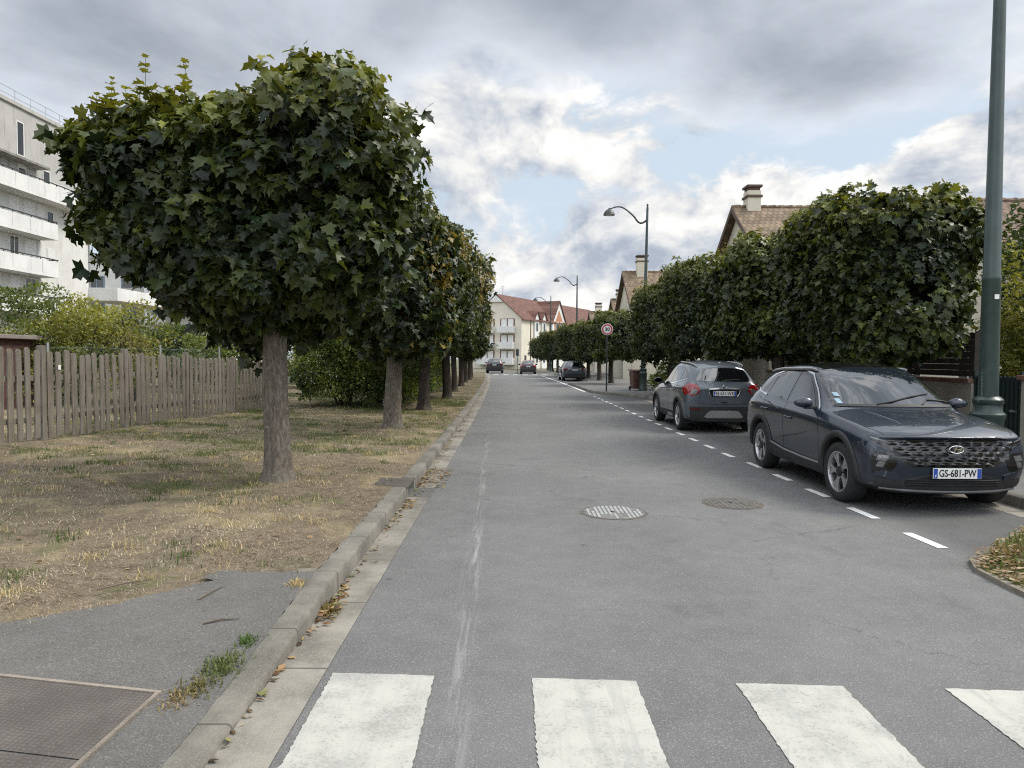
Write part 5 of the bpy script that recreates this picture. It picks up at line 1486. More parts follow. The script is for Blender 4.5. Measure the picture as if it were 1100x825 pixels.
bb.build('body', MAT['bin'], bn, bevel=0.02)
MB().prism([(-0.31, -0.34, 0.93), (0.31, -0.34, 0.93), (0.31, 0.36, 0.97), (-0.31, 0.36, 0.97)], (0, 0, 0.06)).build('lid', MAT['bin'], bn, bevel=0.015)
for s_ in (-1, 1):
    MB().lathe([(0.1, -0.025), (0.1, 0.025)], 18, Matrix.Translation((s_ * 0.25, 0.22, 0.1)) @ Matrix.Rotation(R(90), 4, 'Y')).build('wheel', MAT['black'], bn)
MB().tube([(-0.25, 0.36, 0.98), (0.25, 0.36, 0.98)], 0.015, 8).build('handle', MAT['bin'], bn)
for x, y in ((P(697, 37.5), 37.5), (P(703, 39), 39)):
    pass
# ------------------------------------------------------------------ cars
def paintmat(name, c, metal=0.2, rough=0.35):
    m, N, b, out = newmat(name)
    co = N.node('ShaderNodeTexCoord').outputs['Object']
    fl = N.noise(co, 900, 2, 0.7); dirt = N.noise(co, 2.2, 6, 0.65); z = N.sep(co)[2]
    col = N.mix(N.ramp(fl, 0.35, 0.65), tuple(k * 0.8 for k in c), tuple(k * 1.25 for k in c))
    dm = N.math('MULTIPLY', N.ramp(z, 0.62, 0.2), N.ramp(dirt, 0.35, 0.7))
    col = N.mix(N.math('MULTIPLY', dm, 0.35), col, (0.12, 0.11, 0.095))
    N.put(b.inputs['Base Color'], col)
    b.inputs['Metallic'].default_value = metal
    N.put(b.inputs['Roughness'], N.math('ADD', rough, N.math('MULTIPLY', dirt, 0.12)))
    b.inputs['Coat Weight'].default_value = 1.0
    N.put(b.inputs['Coat Roughness'], N.math('MULTIPLY', N.math('ADD', N.ramp(dirt, 0.35, 0.75), dm), 0.05))
    return m
CM = dict(
    glass=M_('car_glass', (0.006, 0.007, 0.008), 0.02, var=0, ior=2.3, spec=0.5), gloss=M_('gloss_black', (0.008, 0.008, 0.009), 0.08, var=0, coat=0.5),
    screen=M_('car_windscreen', (0.012, 0.016, 0.022), 0.02, var=0, ior=1.9),
    plastic=M_('black_plastic', (0.022, 0.022, 0.023), 0.6, var=0.2, scale=9, rvar=0.2), plastic_grey=M_('grey_plastic', (0.10, 0.10, 0.102), 0.5, var=0.15, scale=9),
    tyre=M_('tyre_rubber', (0.018, 0.018, 0.018), 0.78, var=0.3, scale=20), alloy=M_('alloy', (0.50, 0.50, 0.51), 0.28, 0.85, var=0.1), alloy_dark=M_('dark_alloy', (0.03, 0.03, 0.032), 0.4, 0.4),
    chrome=M_('chrome', (0.75, 0.75, 0.76), 0.10, 1.0, var=0.03), dark_chrome=M_('dark_chrome', (0.075, 0.075, 0.08), 0.14, 1.0, var=0.05), silver=M_('silver_trim', (0.42, 0.42, 0.43), 0.35, 0.7, var=0.05),
    lens=M_('clear_lens', (0.17, 0.175, 0.185), 0.08, 0.35, var=0.15, scale=30, coat=1.0), red=M_('red_lens', (0.25, 0.010, 0.012), 0.12, var=0.25, scale=25, coat=1.0), red_dark=M_('dark_red_lens', (0.10, 0.006, 0.008), 0.12, var=0.2, coat=1.0),
    pwhite=M_('plate_white', (0.74, 0.74, 0.72), 0.4, var=0.03), pblue=M_('plate_blue', (0.02, 0.07, 0.34), 0.4, var=0.03), ink=M_('plate_ink', (0.008, 0.008, 0.01), 0.5, var=0), gap=M_('panel_gap', (0.004, 0.004, 0.005), 0.8, var=0),
    sticker=M_('sticker', (0.35, 0.5, 0.6), 0.5, var=0.2), under=M_('underbody', (0.01, 0.01, 0.01), 0.9, var=0), seat=M_('cloth', (0.55, 0.56, 0.58), 0.8, var=0.2))

def st(s, rows):
    """station: rows r1..r8 as (x, z[, ds])"""
    return [(r[0], s + (r[2] if len(r) > 2 else 0.0), r[1]) for r in rows]
SUV = [
    st(0.0, [(0, .22, .10), (.60, .22, .20), (.80, .33, .175), (.845, .60, .16), (.83, .745, .20), (.76, .815, .22), (.52, .85, .13), (.26, .862, .085), (0, .865, .07)]),
    st(.30, [(0, .20), (.68, .20), (.895, .32, .05), (.93, .60, .04), (.905, .80, .02), (.82, .90), (.55, .955), (.27, .975), (0, .98)]),
    st(.88, [(0, .19), (.72, .19), (.915, .28), (.938, .62), (.93, .875), (.855, .985), (.57, 1.045), (.28, 1.065), (0, 1.07)]),
    st(1.38, [(0, .19), (.72, .19), (.905, .27), (.925, .62), (.93, .915), (.855, 1.035), (.70, 1.085, -.10), (.36, 1.105, -.23), (0, 1.11, -.28)]),
    st(1.80, [(0, .19), (.72, .19), (.905, .27), (.920, .62), (.932, .935), (.865, 1.045), (.685, 1.375, -.02), (.36, 1.415, -.13), (0, 1.425, -.17)]),
    st(2.20, [(0, .19), (.72, .19), (.905, .27), (.918, .62), (.932, .95), (.868, 1.055), (.615, 1.575), (.33, 1.625, -.08), (0, 1.64, -.12)]),
    st(2.80, [(0, .19), (.72, .19), (.905, .27), (.920, .62), (.932, .965), (.870, 1.075), (.625, 1.61), (.34, 1.655), (0, 1.67)]),
    st(3.40, [(0, .19), (.72, .19), (.91, .27), (.935, .62), (.938, .985), (.865, 1.11), (.615, 1.59), (.335, 1.635), (0, 1.65)]),
    st(3.90, [(0, .20), (.72, .20), (.915, .30), (.938, .64), (.93, 1.00), (.845, 1.15), (.585, 1.53), (.32, 1.585), (0, 1.60)]),
    st(4.20, [(0, .22), (.70, .22), (.90, .34, -.03), (.925, .66, -.02), (.905, 1.01), (.80, 1.15), (.545, 1.45, .02), (.30, 1.515, .06), (0, 1.53, .08)]),
    st(4.38, [(0, .25), (.66, .25), (.86, .38, -.05), (.895, .68, -.03), (.865, .98, -.03), (.745, 1.09, -.01), (.50, 1.13, .02), (.26, 1.14, .03), (0, 1.145, .035)]),
    st(4.47, [(0, .27, -.03), (.60, .27, -.10), (.79, .42, -.09), (.83, .68, -.07), (.79, .88, -.06), (.68, .98, -.04), (.45, 1.01, -.01), (.23, 1.02, .0), (0, 1.02, .005)]),
]
class Car:
    def __init__(c, name, loc, rz, label, group, L=4.5, W=1.865, H=1.65, wb=(0.88, 3.56), R_=0.355, paint=None, stations=SUV, cat='car'):
        c.root = empty(name, loc, rz); tag(c.root, label, cat, group)
        c.L, c.W, c.H, c.Rw, c.wb, c.paint = L, W, H, R_, wb, paint
        c.sx, c.sy, c.sz = W / 1.865, L / 4.5, H / 1.66
        S = [[(x * c.sx, s * c.sy - L / 2, z * c.sz) for x, s, z in row] for row in stations]
        V = []; F = []; n = len(S); ring = []
        for row in S:
            idx = []
            pts = list(row) + [(-x, y, z) for x, y, z in reversed(row[1:8])]
            for p in pts: idx.append(len(V)); V.append(p)
            ring.append(idx)
        for i in range(n - 1):
            for k in range(16):
                k2 = (k + 1) % 16
                F.append((ring[i][k], ring[i + 1][k], ring[i + 1][k2], ring[i][k2]))
        for end, sgn in ((0, 1), (n - 1, -1)):
            rg = ring[end]; row = S[end]
            cen = {1: rg[0], 7: rg[8]}
            for k in range(2, 7):
                # centre column bulges past the corners
                cen[k] = len(V); V.append((0, row[k][1] + (-0.125 if sgn > 0 else 0.075) * c.sy, row[k][2] if k not in (5, 6) else row[k][2] + 0.004))
            for k in range(1, 7):
                a, b_ = rg[k], rg[k + 1]; la, lb = rg[16 - k], rg[15 - k]
                F.append((a, b_, cen[k + 1], cen[k]) if sgn > 0 else (b_, a, cen[k], cen[k + 1]))
                F.append((cen[k], cen[k + 1], lb, la) if sgn > 0 else (cen[k + 1], cen[k], la, lb))
        me = bpy.data.meshes.new('cage'); me.from_pydata(V, [], F)
        bm = bmesh.new(); bm.from_mesh(me)
        bmesh.ops.recalc_face_normals(bm, faces=bm.faces)
        cr = bm.edges.layers.float.get('crease_edge') or bm.edges.layers.float.new('crease_edge')
        bm.verts.ensure_lookup_table()
        def crease(a, b_, v):
            e = bm.edges.get((bm.verts[a], bm.verts[b_]))
            if e: e[cr] = v
        for i in range(n - 1):
            for k, v in ((5, 0.55), (6, 0.35), (4, 0.35), (3, 0.25), (2, 0.4)):
                if k == 6 and i < 4: v = 0.1
                for kk in (k, 16 - k): crease(ring[i][kk], ring[i + 1][kk], v)
        for i, v in ((3, 0.85), (9, 0.75), (10, 0.35)):
            for k in (5, 6, 7, 8, 9, 10): crease(ring[i][k], ring[i][k + 1], v)
        for k in (5, 6, 7, 8, 9, 10): crease(ring[0][k], ring[0][k + 1], 0.55)
        bm.to_mesh(me); bm.free()
        tmp = bpy.data.objects.new('tmp', me); COL.objects.link(tmp)
        ss = tmp.modifiers.new('s', 'SUBSURF'); ss.levels = 3; ss.render_levels = 3
        bpy.context.view_layer.update()
        dg = bpy.context.evaluated_depsgraph_get()
        smooth = bpy.data.meshes.new_from_object(tmp.evaluated_get(dg))
        bm = bmesh.new(); bm.from_mesh(smooth); c.bvh = BVHTree.FromBMesh(bm); bm.free()
        # wheel wells
        tmp2 = bpy.data.objects.new('tmp2', smooth); COL.objects.link(tmp2)
        smooth.materials.clear(); smooth.materials.append(paint); smooth.materials.append(CM['under'])
        cut = MB()
        for s in wb:
            for sg in (-1, 1):
                Mx = Matrix.Translation((sg * (W / 2 - 0.12), s - L / 2, R_ + 0.01)) @ Matrix.Rotation(R(90), 4, 'Y')
                cut.lathe([(R_ + 0.05, -0.2), (R_ + 0.05, 0.3)], 40, Mx)
        cm = cut.mesh('cut'); cm.materials.append(CM['under']); co_ = bpy.data.objects.new('cut', cm); COL.objects.link(co_)
        bo_ = tmp2.modifiers.new('b', 'BOOLEAN'); bo_.operation = 'DIFFERENCE'; bo_.object = co_; bo_.solver = 'EXACT'; bo_.material_mode = 'TRANSFER'
        bpy.context.view_layer.update()
        body = bpy.data.meshes.new_from_object(tmp2.evaluated_get(bpy.context.evaluated_depsgraph_get()))
        for o in (tmp, tmp2, co_): bpy.data.objects.remove(o)
        c.body = bpy.data.objects.new('body', body); COL.objects.link(c.body); c.body.parent = c.root
        body.polygons.foreach_set('use_smooth', [True] * len(body.polygons))
        try: body.set_sharp_from_angle(angle=R(38))
        except Exception: pass
    # --- projecting outlines on to the body
    def hit(c, ax, u, v):
        """ax: 'L'/'R' side with (s, z); 'F'/'B' end with (x, z); 'T' top with (x, s). All in the SUV's own unscaled metres."""
        if ax in 'LR':
            sg = -1 if ax == 'L' else 1
            o, d = Vector((sg * 3, u * c.sy - c.L / 2, v * c.sz)), Vector((-sg, 0, 0))
        elif ax == 'F': o, d = Vector((u * c.sx, -6, v * c.sz)), Vector((0, 1, 0))
        elif ax == 'B': o, d = Vector((u * c.sx, 6, v * c.sz)), Vector((0, -1, 0))
        else: o, d = Vector((u * c.sx, v * c.sy - c.L / 2, 5)), Vector((0, 0, -1))
        h, nrm, i, dist = c.bvh.ray_cast(o, d)
        if h is None:
            h, nrm, i, dist = c.bvh.find_nearest(o + d * (3 - c.W / 2 if ax in 'LR' else 4))
        return h, nrm
    def decal(c, name, poly, ax, off, mat, parent=None, res=0.045, thick=0.0, label=None):
        pts = []
        n = len(poly)
        for i in range(n):
            a, b_ = Vector(poly[i]), Vector(poly[(i + 1) % n]); m = max(1, int((b_ - a).length / res))
            for k in range(m): pts.append(a + (b_ - a) * k / m)
        nb = len(pts)
        xs = [p.x for p in pts]; ys = [p.y for p in pts]
        def inside(p):
            r_ = False; j = nb - 1
            for i in range(nb):
                if (pts[i].y > p.y) != (pts[j].y > p.y) and p.x < (pts[j].x - pts[i].x) * (p.y - pts[i].y) / (pts[j].y - pts[i].y) + pts[i].x: r_ = not r_
                j = i
            return r_
        allp = list(pts); y = min(ys) + res / 2
        while y < max(ys):
            x = min(xs) + res / 2
            while x < max(xs):
                p = Vector((x, y))
                if inside(p) and min((p - q).length for q in pts) > res * 0.45: allp.append(p)
                x += res
            y += res
        vo, eo, fo, _, _, _ = delaunay_2d_cdt([Vector((p.x, p.y)) for p in allp], [(i, (i + 1) % nb) for i in range(nb)], [], 1, 1e-6)
        V = []; 
        for p in vo:
            h, nr = c.hit(ax, p.x, p.y); V.append(h + nr * off)
        me = bpy.data.meshes.new(name); me.from_pydata([tuple(v) for v in V], [], [tuple(f) for f in fo])
        bm = bmesh.new(); bm.from_mesh(me)
        ref = {'L': Vector((-1, 0, 0)), 'R': Vector((1, 0, 0)), 'F': Vector((0, -1, 0)), 'B': Vector((0, 1, 0)), 'T': Vector((0, 0, 1))}[ax]
        bmesh.ops.recalc_face_normals(bm, faces=bm.faces)
        if sum((f.normal.dot(ref) * f.calc_area() for f in bm.faces)) < 0: bmesh.ops.reverse_faces(bm, faces=bm.faces)
        if thick > 0:
            # give the piece an edge that meets the body
            be = [e for e in bm.edges if e.is_boundary]
            ex = bmesh.ops.extrude_edge_only(bm, edges=be)
            cen = [g for g in ex['geom'] if isinstance(g, bmesh.types.BMVert)]
            for v in cen:
                q, nr, i_, d_ = c.bvh.find_nearest(v.co); v.co = q - nr * 0.004
        bm.to_mesh(me); bm.free()
        o = link(name, me, parent or c.root, mat); smooth_by_angle(me, 35)
        return o
    def strip(c, name, line, w, ax, off, mat, parent=None, closed=False):
        pts = [Vector(p) for p in line]
        if closed: pts.append(pts[0])
        rs = []
        for a, b_ in zip(pts[:-1], pts[1:]):
            m = max(1, int((b_ - a).length / 0.03))
            for k in range(m): rs.append(a + (b_ - a) * k / m)
        rs.append(pts[-1])
        V = []; F = []
        for i, p in enumerate(rs):
            t = (rs[min(i + 1, len(rs) - 1)] - rs[max(i - 1, 0)]); t.normalize(); nn = Vector((-t.y, t.x)) * w / 2
            for q in (p - nn, p + nn):
                h, nr = c.hit(ax, q.x, q.y); V.append(tuple(h + nr * off))
        for i in range(len(rs) - 1): F.append((2 * i, 2 * i + 1, 2 * i + 3, 2 * i + 2))
        me = bpy.data.meshes.new(name); me.from_pydata(V, [], F)
        return link(name, me, parent or c.root, mat, True)
    def tube(c, name, line, rad, ax, off, mat, parent=None, seg=8):
        P_ = []
        for p in line:
            h, nr = c.hit(ax, *p); P_.append(h + nr * off)
        return MB().tube(P_, rad, seg).build(name, mat, parent or c.root, smooth=True)
    def wheel(c, s, sg, steer=0.0, spokes=5, low=False, rimmat='alloy'):
        Rw = c.Rw; rr = Rw * 0.665; w = 0.115
        Mx = Matrix.Translation((sg * (c.W / 2 - w - 0.005), s - c.L / 2, Rw)) @ Matrix.Rotation(steer, 4, 'Z') @ Matrix.Rotation(R(90) * sg, 4, 'Y')
        t = MB().lathe([(rr, -w), (Rw - 0.05, -w), (Rw - 0.012, -w * 0.82), (Rw, -w * 0.6), (Rw, w * 0.6), (Rw - 0.012, w * 0.85), (Rw - 0.04, w), (rr + 0.018, w * 0.97), (rr, w * 0.9)], 48, Mx, closed=True).build('wheel', CM['tyre'], c.root, smooth=True)
        rim = MB().lathe([(rr, -w * 0.9), (rr + 0.012, w * 0.93), (rr - 0.008, w * 0.93), (rr - 0.022, w * 0.6), (rr - 0.03, -w * 0.2)], 44, Mx, closed=True)
        rm = rim.build('rim', CM[rimmat], t, smooth=True)
        MB().lathe([(rr - 0.02, -w * 0.3), (rr - 0.02, -w * 0.05), (0.04, -w * 0.05)], 32, Mx).build('brake_disc', CM['alloy_dark'], t)
        sp = MB(); dk = MB()
        nsp = spokes
        for i in range(nsp):
            a = 2 * math.pi * i / nsp + 0.3
            for da, mb, wo in ((-0.24, sp, 0.026), (0.24, sp, 0.026), (0.0, sp, 0.014), (0.0, dk, 0.12)):
                th = a + da
                def pt(r, tw, h): 
                    return Mx @ Vector((r * math.cos(th) - tw * math.sin(th), r * math.sin(th) + tw * math.cos(th), h))
                h0, h1 = (w * 0.72, w * 0.86) if mb is sp else (w * 0.3, w * 0.4)
                a0 = da * 0.14 if mb is sp else 0
                pts = [pt(0.05, -0.020 - a0, h0), pt(0.05, 0.020 - a0, h0), pt(rr - 0.012, wo * 0.62, h1), pt(rr - 0.012, -wo * 0.62, h1)]
                mb.prism(pts, (Mx.to_3x3() @ Vector((0, 0, -0.03))))
        sp.build('spokes', CM[rimmat], t, bevel=0.004); dk.build('spoke_inserts', CM['alloy_dark'], t)
        MB().lathe([(0.062, w * 0.55), (0.06, w * 0.82), (0.045, w * 0.88), (0.005, w * 0.89)], 20, Mx).build('hub_cap', CM['alloy_dark'], t, smooth=True)
        return t
    def plate(c, ax, x, z, text, w=0.52, h=0.112, off=0.03, tilt=0.0, blue=True):
        hh, nr = c.hit(ax, x, z)
        sg = -1 if ax == 'F' else 1
        y = hh.y + sg * off
        o = MB().box(-w / 2, w / 2, -0.006, 0.006, -h / 2, h / 2).build('number_plate', CM['pwhite'], c.root, bevel=0.003)
        rot = Matrix.Rotation(R(0 if sg < 0 else 180), 4, 'Z')
        Mx = Matrix.Translation((hh.x, y, z * c.sz)) @ rot @ Matrix.Rotation(tilt, 4, 'X')
        o.matrix_local = Mx
        bl = MB().box(-w / 2 + 0.004, -w / 2 + 0.046, -0.009, -0.005, -h / 2 + 0.004, h / 2 - 0.004).build('blue_band', CM['pblue'], o)
        MB().box(w / 2 - 0.046, w / 2 - 0.004, -0.009, -0.005, -h / 2 + 0.004, h / 2 - 0.004).build('blue_band', CM['pblue'], o)
        tm = text_mesh(text, h * 0.98, 0.0008, 0.0015); tm.transform(Matrix.Translation((0, -0.0085, -0.001)) @ Matrix.Rotation(R(90), 4, 'X') @ Matrix.Scale(0.82 * (w - 0.1) / max(1e-3, (max(v.co.x for v in tm.vertices) - min(v.co.x for v in tm.vertices))) * 1.16, 4, Vector((1, 0, 0))))
        link('plate_text', tm, o, CM['ink'])
        tm = text_mesh('F', h * 0.34, 0.0006, 0.0006); tm.transform(Matrix.Translation((-w / 2 + 0.025, -0.0105, -h * 0.26)) @ Matrix.Rotation(R(90), 4, 'X')); link('country_letter', tm, o, CM['pwhite'])
        return o
    def mirror(c, s=1.72, z=1.09, mat=None):
        for sg, ax in ((-1, 'L'), (1, 'R')):
            h, nr = c.hit(ax, s, z)
            bm = bmesh.new(); bmesh.ops.create_icosphere(bm, subdivisions=3, radius=1)
            for v in bm.verts:
                x, y, zz = v.co
                xx = x * 0.125; yy = (y * 0.075 if y < 0 else y * 0.045); z2 = zz * (0.075 if zz > 0 else 0.068)
                v.co = (xx, yy * (1 - 0.25 * x * sg), z2 * (1 - 0.18 * x * sg))
            me = bpy.data.meshes.new('mirror'); bm.to_mesh(me); bm.free()
            me.transform(Matrix.Translation((h.x + sg * 0.165, h.y - 0.01, h.z + 0.055)))
            o = link('mirror', me, c.root, mat or c.paint, True)
            MB().box(-0.05, 0.11, -0.035, 0.035, -0.02, 0.02, Matrix.Translation((h.x + sg * 0.04, h.y, h.z - 0.008)) @ (Matrix.Rotation(0, 4, 'Z') if sg > 0 else Matrix.Rotation(math.pi, 4, 'Z'))).build('mirror_foot', CM['plastic'], o, bevel=0.012)
            MB().lathe([(0.002, 0.0), (0.055, 0.0)], 20, Matrix.Translation((h.x + sg * 0.165, h.y + 0.036, h.z + 0.057)) @ Matrix.Rotation(R(-90), 4, 'X') @ Matrix.Scale(1.7, 4, Vector((1, 0, 0)))).build('mirror_glass', CM['glass'], o)
    def handle(c, s, z):
        for ax in 'LR':
            h, nr = c.hit(ax, s, z); sg = -1 if ax == 'L' else 1
            b_ = MB(); pts = [(h.x + sg * 0.002, h.y - 0.11, h.z - 0.004), (h.x + sg * 0.034, h.y - 0.085, h.z), (h.x + sg * 0.038, h.y, h.z + 0.004), (h.x + sg * 0.034, h.y + 0.085, h.z + 0.006), (h.x + sg * 0.002, h.y + 0.11, h.z + 0.008)]
            b_.tube(pts, [0.016, 0.015, 0.015, 0.015, 0.016], 8)
            b_.build('door_handle', c.paint, c.root, smooth=True)
    def arches(c, mat, w=0.075, top=0.012):
        for s in c.wb:
            su = s / c.sy
            for ax in 'LR':
                V = []; F = []; m = 40
                r0 = c.Rw + 0.045
                for i in range(m + 1):
                    th = R(-28) + (math.pi + R(56)) * i / m
                    for j, rr in enumerate((r0, r0 + 0.012, r0 + w - 0.012, r0 + w)):
                        y = s - c.L / 2 + rr * math.cos(th); z = c.Rw + 0.01 + rr * math.sin(th); z = max(z, 0.205)
                        h, nr = c.hit(ax, (y + c.L / 2) / c.sy, z / c.sz)
                        sg = -1 if ax == 'L' else 1
                        V.append((h.x + sg * (0.020 if j in (1, 2) else (-0.03 if j == 0 else -0.002)), y, z))
                for i in range(m):
                    for j in range(3): a = i * 4 + j; F.append((a, a + 1, a + 5, a + 4))
                me = bpy.data.meshes.new('arch'); me.from_pydata(V, [], F)
                link('wheel_arch', me, c.root, mat, True)

def sides(c, front_pane, rear_pane, quarter, dlo, trim_line, doors=True, trim=True):
    for ax in 'LR':
        c.decal('window_surround', dlo, ax, 0.0025, CM['gloss'])
        for p in (front_pane, rear_pane, quarter):
            if p: c.decal('side_window', p, ax, 0.006, CM['glass'])
        if trim: c.strip('window_trim', trim_line, 0.020, ax, 0.009, CM['chrome'])

def shutlines(c, lines):
    for ax in 'LR':
        for ln in lines: c.strip('door_gap', ln, 0.007, ax, 0.0015, CM['gap'])

# ======== dark blue SUV facing the camera
c1 = Car('suv', (4.80, 9.98, 0), 0, 'dark blue SUV parked nearest, facing the camera, with a jewelled black grille', None, paint=paintmat('blue_paint', (0.006, 0.0135, 0.030)))
dlo = [(1.60, 1.065), (1.95, 1.30), (2.25, 1.475), (2.6, 1.535), (3.1, 1.53), (3.55, 1.455), (3.86, 1.345), (4.02, 1.235), (3.86, 1.205), (3.3, 1.135), (2.7, 1.09), (2.0, 1.065)]
sides(c1, [(1.74, 1.085), (1.98, 1.275), (2.26, 1.445), (2.56, 1.505), (2.59, 1.105), (2.1, 1.085)],
      [(2.67, 1.112), (2.645, 1.515), (3.05, 1.510), (3.36, 1.462), (3.44, 1.175), (3.1, 1.14)],
      [(3.51, 1.185), (3.43, 1.445), (3.62, 1.395), (3.83, 1.305), (3.945, 1.238)], dlo,
      [(1.57, 1.05), (1.92, 1.305), (2.24, 1.492), (2.6, 1.555), (3.1, 1.548), (3.57, 1.472), (3.88, 1.362), (4.05, 1.240), (3.86, 1.188), (3.5, 1.150)])
shutlines(c1, [[(1.43, .40), (1.42, .72), (1.47, .93), (1.60, 1.06)], [(2.62, 1.08), (2.64, .8), (2.60, .42), (1.43, .40)], [(3.50, 1.15), (3.47, .95), (3.32, .80), (3.10, .60), (2.98, .42), (2.60, .42)]])
# roof, black glass panel, rails
c1.decal('glass_roof', [(-.52, 2.18), (.52, 2.18), (.55, 2.8), (.54, 3.5), (.48, 4.1), (-.48, 4.1), (-.54, 3.5), (-.55, 2.8)], 'T', 0.004, CM['gloss'], res=0.1)
for sx_ in (-1, 1):
    c1.tube('roof_rail', [(sx_ * .60, 2.25), (sx_ * .615, 2.4), (sx_ * .635, 2.8), (sx_ * .625, 3.3), (sx_ * .60, 3.75), (sx_ * .575, 3.98)], [0.012, 0.020, 0.022, 0.022, 0.02, 0.010], 'T', 0.028, CM['silver'], seg=10)
# windscreen
ws = c1.decal('windscreen', [(-.72, 1.125), (-.36, 1.135), (0, 1.138), (.36, 1.135), (.72, 1.125), (.665, 1.36), (.585, 1.548), (.3, 1.585), (0, 1.592), (-.3, 1.585), (-.585, 1.548), (-.665, 1.36)], 'F', 0.005, CM['screen'], res=0.06)
c1.strip('windscreen_surround', [(-.735, 1.115), (-.675, 1.36), (-.598, 1.556), (-.3, 1.597), (0, 1.604), (.3, 1.597), (.598, 1.556), (.675, 1.36), (.735, 1.115)], 0.022, 'F', 0.0035, CM['gloss'])
c1.decal('cowl', [(-.74, 1.105), (-.36, 1.112), (0, 1.115), (.36, 1.112), (.74, 1.105), (.72, 1.130), (.36, 1.142), (0, 1.146), (-.36, 1.142), (-.72, 1.130)], 'F', 0.008, CM['plastic'], res=0.05)
c1.tube('wiper', [(-.30, 1.135), (-.12, 1.165), (.18, 1.225), (.46, 1.255)], [0.008, 0.010, 0.011, 0.006], 'F', 0.016, CM['plastic'], seg=6)
c1.tube('wiper', [(.25, 1.135), (.36, 1.19), (.62, 1.165), (.70, 1.150)], [0.008, 0.010, 0.010, 0.006], 'F', 0.016, CM['plastic'], seg=6)
for z_, w_ in ((1.245, 0.045), (1.165, 0.055)):
    c1.decal('screen_sticker', [(-.665 + (1.245 - z_) * -.3, z_ - w_ / 2), (-.62 + (1.245 - z_) * -.3, z_ - w_ / 2), (-.62 + (1.245 - z_) * -.3, z_ + w_ / 2), (-.665 + (1.245 - z_) * -.3, z_ + w_ / 2)], 'F', 0.009, CM['sticker'], ws)
# bonnet gap and creases
for sx_ in (-1, 1):
    c1.strip('bonnet_gap', [(sx_ * .70, .24), (sx_ * .79, .45), (sx_ * .825, .9), (sx_ * .80, 1.30)], 0.008, 'T', 0.0015, CM['gap'])
    h0 = []
    for s_ in (0.22, 0.5, 0.8, 1.1): h0.append((sx_ * (0.36 + 0.16 * (s_ / 1.1)), s_))
    c1.tube('bonnet_crease', h0, [0.004, 0.012, 0.012, 0.005], 'T', -0.003, c1.paint, seg=8)
c1.strip('bonnet_gap', [(-.70, .835), (-.4, .852), (0, .858), (.4, .852), (.70, .835)], 0.010, 'F', 0.002, CM['gap'])
# grille
gp = [(-.80, .812), (-.69, .806), (-.4, .822), (0, .828), (.4, .822), (.69, .806), (.80, .812), (.775, .765), (.655, .70), (.56, .585), (.42, .525), (-.42, .525), (-.56, .585), (-.655, .70), (-.775, .765)]
gr = c1.decal('grille', gp, 'F', 0.004, CM['gloss'], res=0.05)
def inpoly(p, poly):
    r_ = False; j = len(poly) - 1
    for i in range(len(poly)):
        if (poly[i][1] > p[1]) != (poly[j][1] > p[1]) and p[0] < (poly[j][0] - poly[i][0]) * (p[1] - poly[i][1]) / (poly[j][1] - poly[i][1]) + poly[i][0]: r_ = not r_
        j = i
    return r_
jm = MB()
rows = 5
for r_i in range(rows):
    zc_ = .803 - (r_i + 0.5) * (.275 / rows)
    for k in range(-7, 8):
        xc = (k + (0.5 if r_i % 2 else 0)) * 0.128
        hw, hh_ = 0.060, 0.0215
        cs = [(xc - hw, zc_ + hh_ * .3), (xc - hw * .55, zc_ + hh_), (xc + hw * .8, zc_ + hh_), (xc + hw, zc_ - hh_ * .3), (xc + hw * .55, zc_ - hh_), (xc - hw * .8, zc_ - hh_)]
        if not all(inpoly(q, gp) for q in cs): continue
        if abs(xc) < 0.10 and r_i in (1, 2): continue
        ring_ = []
        for q in cs:
            h, nr = c1.hit('F', *q); ring_.append(tuple(h + nr * 0.006))
        h, nr = c1.hit('F', xc, zc_ + 0.004); tip_ = tuple(h + nr * 0.030)
        i = len(jm.v); jm.v += ring_ + [tip_]
        for q in range(6): jm.f.append((i + q, i + (q + 1) % 6, i + 6))
jw = jm.mesh('grille_jewels'); bmx = bmesh.new(); bmx.from_mesh(jw); bmesh.ops.recalc_face_normals(bmx, faces=bmx.faces)
if sum(f.normal.y for f in bmx.faces) > 0: bmesh.ops.reverse_faces(bmx, faces=bmx.faces)
bmx.to_mesh(jw); bmx.free(); link('grille_jewels', jw, gr, CM['dark_chrome'])
# emblem: a slanted letter in an oval ring
h, nr = c1.hit('F', 0, .725)
ov = [(h.x + .078 * math.cos(t * math.pi / 14), h.y - 0.038, h.z + .040 * math.sin(t * math.pi / 14)) for t in range(29)]
em = MB().tube(ov, 0.0065, 8).build('emblem', CM['chrome'], c1.root, smooth=True)
tm = text_mesh('H', 0.085, 0.004, 0.002, 0.35); tm.transform(Matrix.Translation((h.x, h.y - 0.040, h.z)) @ Matrix.Rotation(R(90), 4, 'X') @ Matrix.Scale(1.45, 4, Vector((1, 0, 0)))); link('emblem_letter', tm, em, CM['chrome'])
